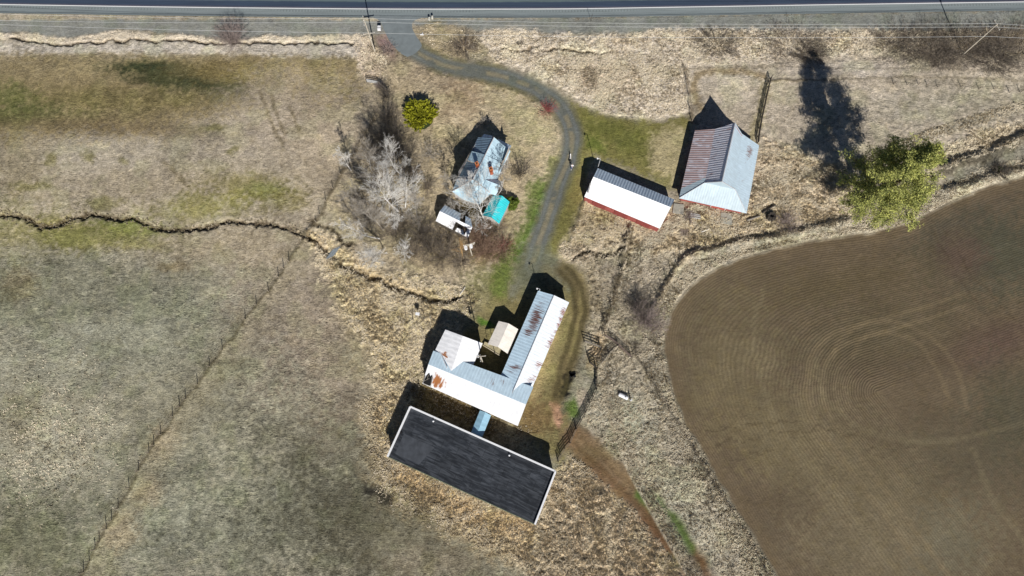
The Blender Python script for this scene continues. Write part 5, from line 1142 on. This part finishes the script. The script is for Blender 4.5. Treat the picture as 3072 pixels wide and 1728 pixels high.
fence([(1752, 1026), (1776, 1034), (1801, 1044)], [(1752, 1026), (1776, 1034), (1801, 1044)], 1.6, 'pale rail fence closing the top of the corral', 'board_fence', boards=True)
fence([(1814, 1009), (1834, 1020), (1853, 1036), (1870, 1052), (1892, 1072)], [(1814, 1009), (1834, 1020), (1853, 1036), (1892, 1072)], 1.5, 'slanting board fence on the east side of the corral', 'board_fence', boards=True, board_m=simple('brown_grey_boards', alb((124, 108, 98)), .9, .3, 4.))
fence([(1853, 1038), (1826, 1062), (1808, 1084), (1793, 1104)], [(1853, 1038), (1826, 1062), (1808, 1084), (1793, 1104)], 1.3, 'whitish plank fence along the lower right of the corral', 'board_fence', boards=True)
fence([(1763, 1072), (1768, 1088), (1788, 1105)], [(1763, 1072), (1768, 1088), (1788, 1105)], 1.6, 'short board fence on the west side of the corral', 'board_fence', boards=True, board_m=wood_dark)
fence([(1802, 1045), (1796, 1062), (1783, 1082), (1770, 1092)], [(1802, 1045), (1783, 1082)], 1.8, 'tall dark board fence curving through the middle of the corral', 'board_fence', boards=True, board_m=wood_dark)
FB2 = [(1789, 1106), (1789, 1135), (1789, 1168), (1779, 1190), (1768, 1209), (1756, 1236), (1743, 1260), (1729, 1285)]
fence(FB2, FB2, 1.3, 'dark weathered board fence running down from the corral', 'board_fence', boards=True, board_m=wood_dark)
FB3 = [(1727, 1288), (1718, 1308), (1709, 1329), (1694, 1346), (1681, 1364), (1674, 1384)]
fence(FB3, FB3, 1.4, 'pipe-rail fence and gate beside the north-east corner of the black-roofed barn', 'pipe_gate', cat='gate', boards=True, board_m=simple('brown_grey_pipe', alb((140, 126, 108)), .8))
fence([(1100, 247), (1118, 250), (1137, 254)], [(1100, 247), (1137, 254)], 1.25, 'white-grey plank gate left of the violet shrub', 'plank_gate', cat='gate', boards=True, board_m=simple('whitewashed_planks', alb((196, 196, 194)), .8))
fence([(1137, 254), (1150, 264), (1163, 276)], [(1150, 264), (1163, 276)], 1.2, 'short slanting plank fence between gate and violet shrub', 'board_fence', boards=True)
fence([(1330, 1153), (1258, 1160), (1240, 1190)][1:], [(1258, 1160)], 1.0, 'thin fence rail at the broken south-west barn corner', 'wire_fence', wires=2)
fence([(1354, 1190), (1341, 1218), (1328, 1248)], [(1354, 1190), (1328, 1248)], 1.3, 'pale single-rail fence between the two barns', 'wire_fence', wires=3)

# ---------------------------------------------------------------- small things
def one(mb, name, mat, label, cat, group=None): return tag(mb.build(name, mat), label, cat, group)
p = G(1141, 100); mb_ = empty('mailbox', p, 'white box-shaped mailbox on a post where the apron meets the roadside', 'mailbox')
mb = MB(); mb.tube((p[0], p[1], -.1), (p[0], p[1], 1.05), .05, .05, 6); mb.build('post', wood_grey, mb_)
mb = MB(); mb.box((p[0], p[1]+.3, 1.25), (.62, .9, .42)); mb.build('box', white_trim, mb_); mb = MB(); mb.box((p[0], p[1]+.33, 1.47), (.66, .06, .03)); mb.build('hinge', black_m, mb_)
p = G(1294, 62); mk = empty('newspaper_box', p, 'two pale boxes on a stand at the highway shoulder right of the apron', 'box')
for dx in (-.3, .3): mb = MB(); mb.box((p[0]+dx, p[1]+dx*.5, .85), (.32, .5, .4)); mb.tube((p[0]+dx, p[1]+dx*.5, -.1), (p[0]+dx, p[1]+dx*.5, .7), .04); mb.build('box', simple('cream_box', (.6, .58, .5), .6), mk)
p = G(1266, 105); mb = MB(); mb.box((p[0], p[1], .12), (.7, .16, .14), -.05); mb.box((p[0]+.05, p[1]+.22, .1), (.1, .5, .1), -.5); one(mb, 'broken_marker', white_trim, 'small white broken marker lying in the grass right of the apron', 'marker')
p = G(1773, 64); r_ = empty('road_sign_post', p, 'thin post at the gravel shoulder above the bright roadside grass', 'sign post')
mb = MB(); mb.tube((p[0], p[1], -.1), (p[0], p[1], 2.2), .04, .04, 6); mb.build('post', wood_dark, r_); mb = MB(); mb.box((p[0], p[1], 2.05), (.05, .16, .5)); mb.build('reflector', wood_dark, r_)
# well head in a wire ring
p = G(1256, 948); r_ = empty('well_head', p, 'white-topped well head standing inside a wire ring west of the barn', 'well')
mb = MB(); mb.tube((p[0], p[1], -.1), (p[0], p[1], 1.3), .05, .05, 6); mb.build('post', galv_metal, r_); mb = MB(); mb.box((p[0], p[1]+.1, 1.45), (.7, .45, .4), -.1); mb.build('cap', white_trim, r_)
r_ = empty('wire_ring', p, 'low round wire enclosure circling the well head', 'fence'); P0, P1 = [], []
for z in (.3, .6, .9):
    P0, P1 = [], []
    for i in range(28): a, b = i/28*2*pi, (i+1)/28*2*pi; P0.append((p[0]+cos(a)*1.05, p[1]-.1+sin(a)*1.35, z)); P1.append((p[0]+cos(b)*1.05, p[1]-.1+sin(b)*1.35, z))
    V, Fq = tubes(P0, P1, [.02]*len(P0), [.02]*len(P0), 4); mesh_np('wire_hoop', V, Fq, wire_m, r_)
for i in range(7): a = i/7*2*pi; mb = MB(); mb.tube((p[0]+cos(a)*1.05, p[1]-.1+sin(a)*1.35, -.1), (p[0]+cos(a)*1.05, p[1]-.1+sin(a)*1.35, 1.), .03); mb.build('stake', wire_m, r_)
# white tank
a, b = W(1857, 1182, .4), W(1880, 1193, .4); a = np.array(a); b = np.array(b); u = (b-a)/np.linalg.norm(b-a); gzz = gz(a[0], a[1]); r_ = empty('water_tank', (a[0], a[1], gzz), 'white oblong tank lying in the meadow right of the corral', 'tank')
mb = MB(); zc0 = gzz+.4; rings = [(0, .3), (.12, .36), (1.58, .36), (1.7, .3)]
for (t0, r0), (t1, r1_) in zip(rings[:-1], rings[1:]):
    P, Q = a+u*t0, a+u*t1; mb.tube((P[0], P[1], zc0), (Q[0], Q[1], zc0), r0, r1_, 14)
mb.build('shell', white_trim, r_); mb = MB(); Q = a+u*1.2; mb.tube((Q[0], Q[1], zc0+.3), (Q[0], Q[1], zc0+.42), .09, .09, 8); mb.build('filler_cap', black_m, r_)
for t in (.3, 1.3): Q = a+u*t; mb = MB(); mb.box((Q[0], Q[1], gzz+.08), (.12, .6, .2), math.atan2(u[1], u[0])); mb.build('saddle', galv_metal, r_)
p = G(1892, 1201); r_ = empty('hand_pump', p, 'whitish hand pump beside the end of the white tank', 'pump'); mb = MB(); mb.tube(p, (p[0], p[1], p[2]+1.3), .14, .10, 8); mb.build('column', white_trim, r_)
mb = MB(); mb.tube((p[0], p[1], p[2]+1.25), (p[0]+.1, p[1]+.7, p[2]+1.45), .03, .03, 5); mb.tube((p[0], p[1], p[2]+1.), (p[0]-.35, p[1], p[2]+.9), .05, .04, 6); mb.build('handle', galv_metal, r_)
# footbridge of planks over the ditch
p = G(1000, 759); r_ = empty('plank_footbridge', (p[0], p[1], 0), 'little grey plank footbridge over the creek ditch', 'footbridge')
for k in range(8): t = (k-3.5)*.22; mb = MB(); mb.box((p[0]+t*.77, p[1]+t*.35+0*t, .18+(k % 2)*.01), (.17, 2.1, .06), radians(-32)); mb.build('plank', simple('bridge_plank', alb((142, 150, 154)), .85, .25, 6), r_)
for s_ in (-.7, .7): mb = MB(); mb.box((p[0]+s_*.53, p[1]+s_*.85, .08), (1.9, .12, .12), radians(25)); mb.build('bearer', wood_dark, r_)
# junk south of the hip barn
for (x, y, ww_, hh_, rz, lab) in ((2084, 649, 2.0, .5, -.2, 'whitish board stack south of the hip-roofed barn'), (2052, 698, 1.7, 1.3, -.02, 'grey wooden pallet on the rough ground south of the barn')):
    p = G(x, y); r_ = empty('board_stack' if 'stack' in lab else 'wooden_pallet', p, lab, 'boards' if 'stack' in lab else 'pallet'); n = 3 if 'stack' in lab else 7
    for k in range(n): mb = MB(); dx = (k-(n-1)/2); mb.box((p[0]+(0 if n == 3 else dx*.25), p[1]+(dx*.34 if n == 3 else 0), p[2]+.2+.12*(k % 2)), (ww_ if n == 3 else .16, .2 if n == 3 else hh_, .06), rz); mb.build('board', simple('pale_board', alb((206, 204, 200) if n == 3 else (150, 134, 122)), .8, .15, 5), r_)
for (x, y, s_, lab) in ((2034, 628, 1.1, 'pale concrete slab between the red-walled shed and the hip-roofed barn'), (2178, 656, 1.2, 'pale square concrete slab below the hip-roofed barn'), (1800, 322, .3, 'rusty orange drum lid in the dark tussocks above the barn yard')):
    p = G(x, y); mb = MB(); mb.hexa([(p[0]-s_, p[1]-s_*.7, p[2]-.2), (p[0]+s_*.8, p[1]-s_, p[2]-.2), (p[0]+s_, p[1]+s_*.8, p[2]-.2), (p[0]-s_*.7, p[1]+s_, p[2]-.2)], [(p[0]-s_, p[1]-s_*.7, p[2]+.14), (p[0]+s_*.8, p[1]-s_, p[2]+.2), (p[0]+s_, p[1]+s_*.8, p[2]+.18), (p[0]-s_*.7, p[1]+s_, p[2]+.15)])
    if 'drum' not in lab: one(mb, 'concrete_slab', simple('old_concrete', alb((176, 174, 160)), .9, .2, 2.), lab, 'slab')
p = G(2312, 652); r_ = empty('tree_stump', p, 'blackened hollow stump below the hip-roofed barn', 'stump'); mb = MB()
for i in range(9): a = i/9*2*pi; mb.tube((p[0]+cos(a)*.75, p[1]+sin(a)*.6, p[2]-.2), (p[0]+cos(a)*.62, p[1]+sin(a)*.5, p[2]+.8+.3*((i*5) % 4)/4), .3, .2, 6)
mb.build('bark', wood_dark, r_); mb = MB(); mb.tube((p[0], p[1], p[2]), (p[0], p[1], p[2]+.55), .55, .5, 10); mb.build('heartwood', black_m, r_)
for i, (x, y, x2, y2, lab) in enumerate(((2285, 640, 2325, 615, 'dark fallen log right below the hip-roofed barn'), (2240, 662, 2278, 650, 'weathered fallen log left of the hollow stump'), (1380, 885, 1396, 862, 'pale fallen pole across the creek bend'), (1300, 690, 1290, 700, ''), (2103, 697, 2125, 690, 'thin whitish plank lying right of the grey pallet'))):
    if not lab: continue
    P, Q = G(x, y), G(x2, y2); mb = MB(); mb.tube((P[0], P[1], P[2]+.25), (Q[0], Q[1], Q[2]+.3), .2 if i < 2 else .07, .14 if i < 2 else .05, 8); one(mb, 'fallen_log', [wood_dark, wood_grey, pale_bark, pale_bark, pale_bark][i], lab, 'log')
p = G(1716, 1125); mb = MB()
for i in range(16): a = random.Random(i); mb.box((p[0]+a.uniform(-.4, .5), p[1]+a.uniform(-.25, .25), .1), (.4, .3, .3), a.uniform(0, 3))
one(mb, 'soil_heap', black_m, 'small black heap on the barn track beside the dark puddle', 'heap')
rng = np.random.default_rng(5)
# stones in the creek bed (uncountable)
cw = wpts(creek, 14); mb = MB()
for k in range(900):
    a = cw[rng.integers(len(cw)-1)]; x, y = a[0]+rng.normal(0, .7), a[1]+rng.normal(0, .55); s_ = rng.uniform(.06, .2); z = gz(x, y)
    t = rng.uniform(0, 3, 4); mb.hexa([(x+s_*cos(q+t[0]), y+s_*sin(q+t[0]), z-.05) for q in (0, 1.57, 3.14, 4.71)], [(x+s_*.7*cos(q+t[0]+.2), y+s_*.7*sin(q+t[0]+.2), z+s_*.7) for q in (0, 1.57, 3.14, 4.71)])
tag(mb.build('creek_stones', simple('creek_stone', alb((150, 138, 112)), .9, .4, 3.)), 'scattered stones along the creek bed', 'stones', kind='stuff')

# ---------------------------------------------------------------- person and dog
def skinned(name, nodes, edges, mat, parent=None, sub=1):
    me = bpy.data.meshes.new(name); me.from_pydata([n[0] for n in nodes], edges, []); o = bpy.data.objects.new(name, me); C.objects.link(o)
    o.modifiers.new('skin', 'SKIN'); sk = me.skin_vertices[0] if me.skin_vertices else None
    if sk is None:
        bm_ = None
    for i, n in enumerate(nodes): me.skin_vertices[0].data[i].radius = (n[1], n[1] if len(n) < 3 else n[2]); me.skin_vertices[0].data[i].use_root = (i == 0)
    s_ = o.modifiers.new('sub', 'SUBSURF'); s_.levels = s_.render_levels = sub; me.materials.append(mat)
    if parent: attach(o, parent)
    return o
skin_m = simple('skin', (.5, .3, .22), .6, .05); jean = simple('blue_jeans', (.06, .09, .22), .9, .1); shirt = simple('white_top', (.75, .75, .78), .8, .05); hair = simple('blond_hair', (.5, .42, .3), .7, .1)
px0 = G(1715, 505); pr = empty('person', px0, 'person in light top and blue trousers walking on the gravel driveway', 'person'); ox, oy, oz = px0
def at(x, y, z): return (ox+x, oy+y, oz+z)
N = [(at(0, 0, .95), .13, .1), (at(0, .02, 1.15), .12, .09), (at(0, .03, 1.36), .15, .09), (at(0, .04, 1.5), .055), (at(0, .06, 1.57), .06), (at(0, .07, 1.66), .085, .095), (at(0, .06, 1.75), .06),
     (at(.09, 0, .88), .085), (at(.1, .18, .48), .055), (at(.1, .16, .08), .038), (at(.1, .3, .04), .035), (at(-.09, 0, .88), .085), (at(-.1, -.1, .48), .055), (at(-.1, -.3, .12), .038), (at(-.1, -.2, .05), .03),
     (at(.19, .03, 1.42), .055), (at(.26, -.06, 1.14), .04), (at(.25, .04, .9), .028), (at(-.19, .03, 1.42), .055), (at(-.26, .1, 1.14), .04), (at(-.24, .28, .94), .028),
     (at(.25, .08, .84), .03, .015), (at(-.24, .34, .9), .03, .015)]
E_ = [(0, 1), (1, 2), (2, 3), (3, 4), (4, 5), (5, 6), (0, 7), (7, 8), (8, 9), (9, 10), (0, 11), (11, 12), (12, 13), (13, 14), (2, 15), (15, 16), (16, 17), (2, 18), (18, 19), (19, 20), (17, 21), (20, 22)]
for hi, hx, hy, hz in ((21, .25, .08, .84), (22, -.24, .34, .9)):
    sg = 1 if hx > 0 else -1
    for f, ln in enumerate((.065, .075, .07, .055)):
        a = len(N); N.append((at(hx+(f-1.5)*.018, hy+.03, hz-.045), .009)); N.append((at(hx+(f-1.5)*.02, hy+.03+ln*.3, hz-.045-ln*.6), .008)); E_ += [(hi, a), (a, a+1)]
    a = len(N); N.append((at(hx-sg*.04, hy+.03, hz-.01), .01)); N.append((at(hx-sg*.05, hy+.06, hz-.04), .009)); E_ += [(hi, a), (a, a+1)]
skinned('body', N, E_, skin_m, pr)
skinned('top', [(at(0, 0, .98), .15, .12), (at(0, .02, 1.15), .14, .11), (at(0, .03, 1.36), .17, .115), (at(0, .035, 1.46), .08), (at(.19, .03, 1.42), .075), (at(.26, -.06, 1.14), .055), (at(.252, .02, .95), .045), (at(-.19, .03, 1.42), .075), (at(-.26, .1, 1.14), .055), (at(-.243, .24, .97), .045)], [(0, 1), (1, 2), (2, 3), (2, 4), (4, 5), (5, 6), (2, 7), (7, 8), (8, 9)], shirt, pr)
skinned('trousers', [(at(0, 0, .98), .14, .11), (at(.09, 0, .86), .105), (at(.1, .18, .48), .075), (at(.1, .165, .12), .06), (at(-.09, 0, .86), .105), (at(-.1, -.1, .48), .075), (at(-.1, -.28, .16), .06)], [(0, 1), (1, 2), (2, 3), (0, 4), (4, 5), (5, 6)], jean, pr)
skinned('hair', [(at(0, .04, 1.70), .10), (at(0, .01, 1.62), .085), (at(0, -.03, 1.5), .06)], [(0, 1), (1, 2)], hair, pr)
mb = MB()
for sx_ in (-.03, .03): mb.box(at(sx_, .158, 1.675), (.018, .012, .01))
mb.box(at(0, .172, 1.645), (.02, .03, .03)); mb.box(at(0, .16, 1.61), (.045, .01, .01)); mb.build('face', simple('face_features', (.2, .1, .09), .7), pr)
for (x, y, z) in ((.1, .24, .04), (-.1, -.22, .06)): mb = MB(); mb.box(at(x, y, z), (.1, .28, .09)); mb.build('shoe', white_trim, pr)
px0 = G(1711, 473); ox, oy, oz = px0; dg = empty('dog', px0, 'small white dog walking just ahead of the person', 'dog')
N = [(at(0, 0, .42), .13), (at(0, .22, .44), .15, .16), (at(0, .36, .5), .1), (at(0, .46, .62), .09), (at(0, .58, .6), .05), (at(0, -.22, .43), .12), (at(0, -.36, .5), .03), (at(0, -.46, .6), .02)]
E_ = [(0, 1), (1, 2), (2, 3), (3, 4), (0, 5), (5, 6), (6, 7)]
for s_ in (-1, 1):
    a = len(N); N += [(at(.08*s_, .25, .28), .045), (at(.08*s_, .27+.05*s_, .05), .03)]; E_ += [(1, a), (a, a+1)]
    a = len(N); N += [(at(.08*s_, -.2, .3), .06), (at(.08*s_, -.32, .17), .03), (at(.08*s_, -.27-.05*s_, .04), .03)]; E_ += [(5, a), (a, a+1), (a+1, a+2)]
    a = len(N); N += [(at(.05*s_, .44, .72), .025)]; E_ += [(3, a)]
skinned('body', N, E_, simple('white_fur', (.8, .78, .75), .9, .05), dg)
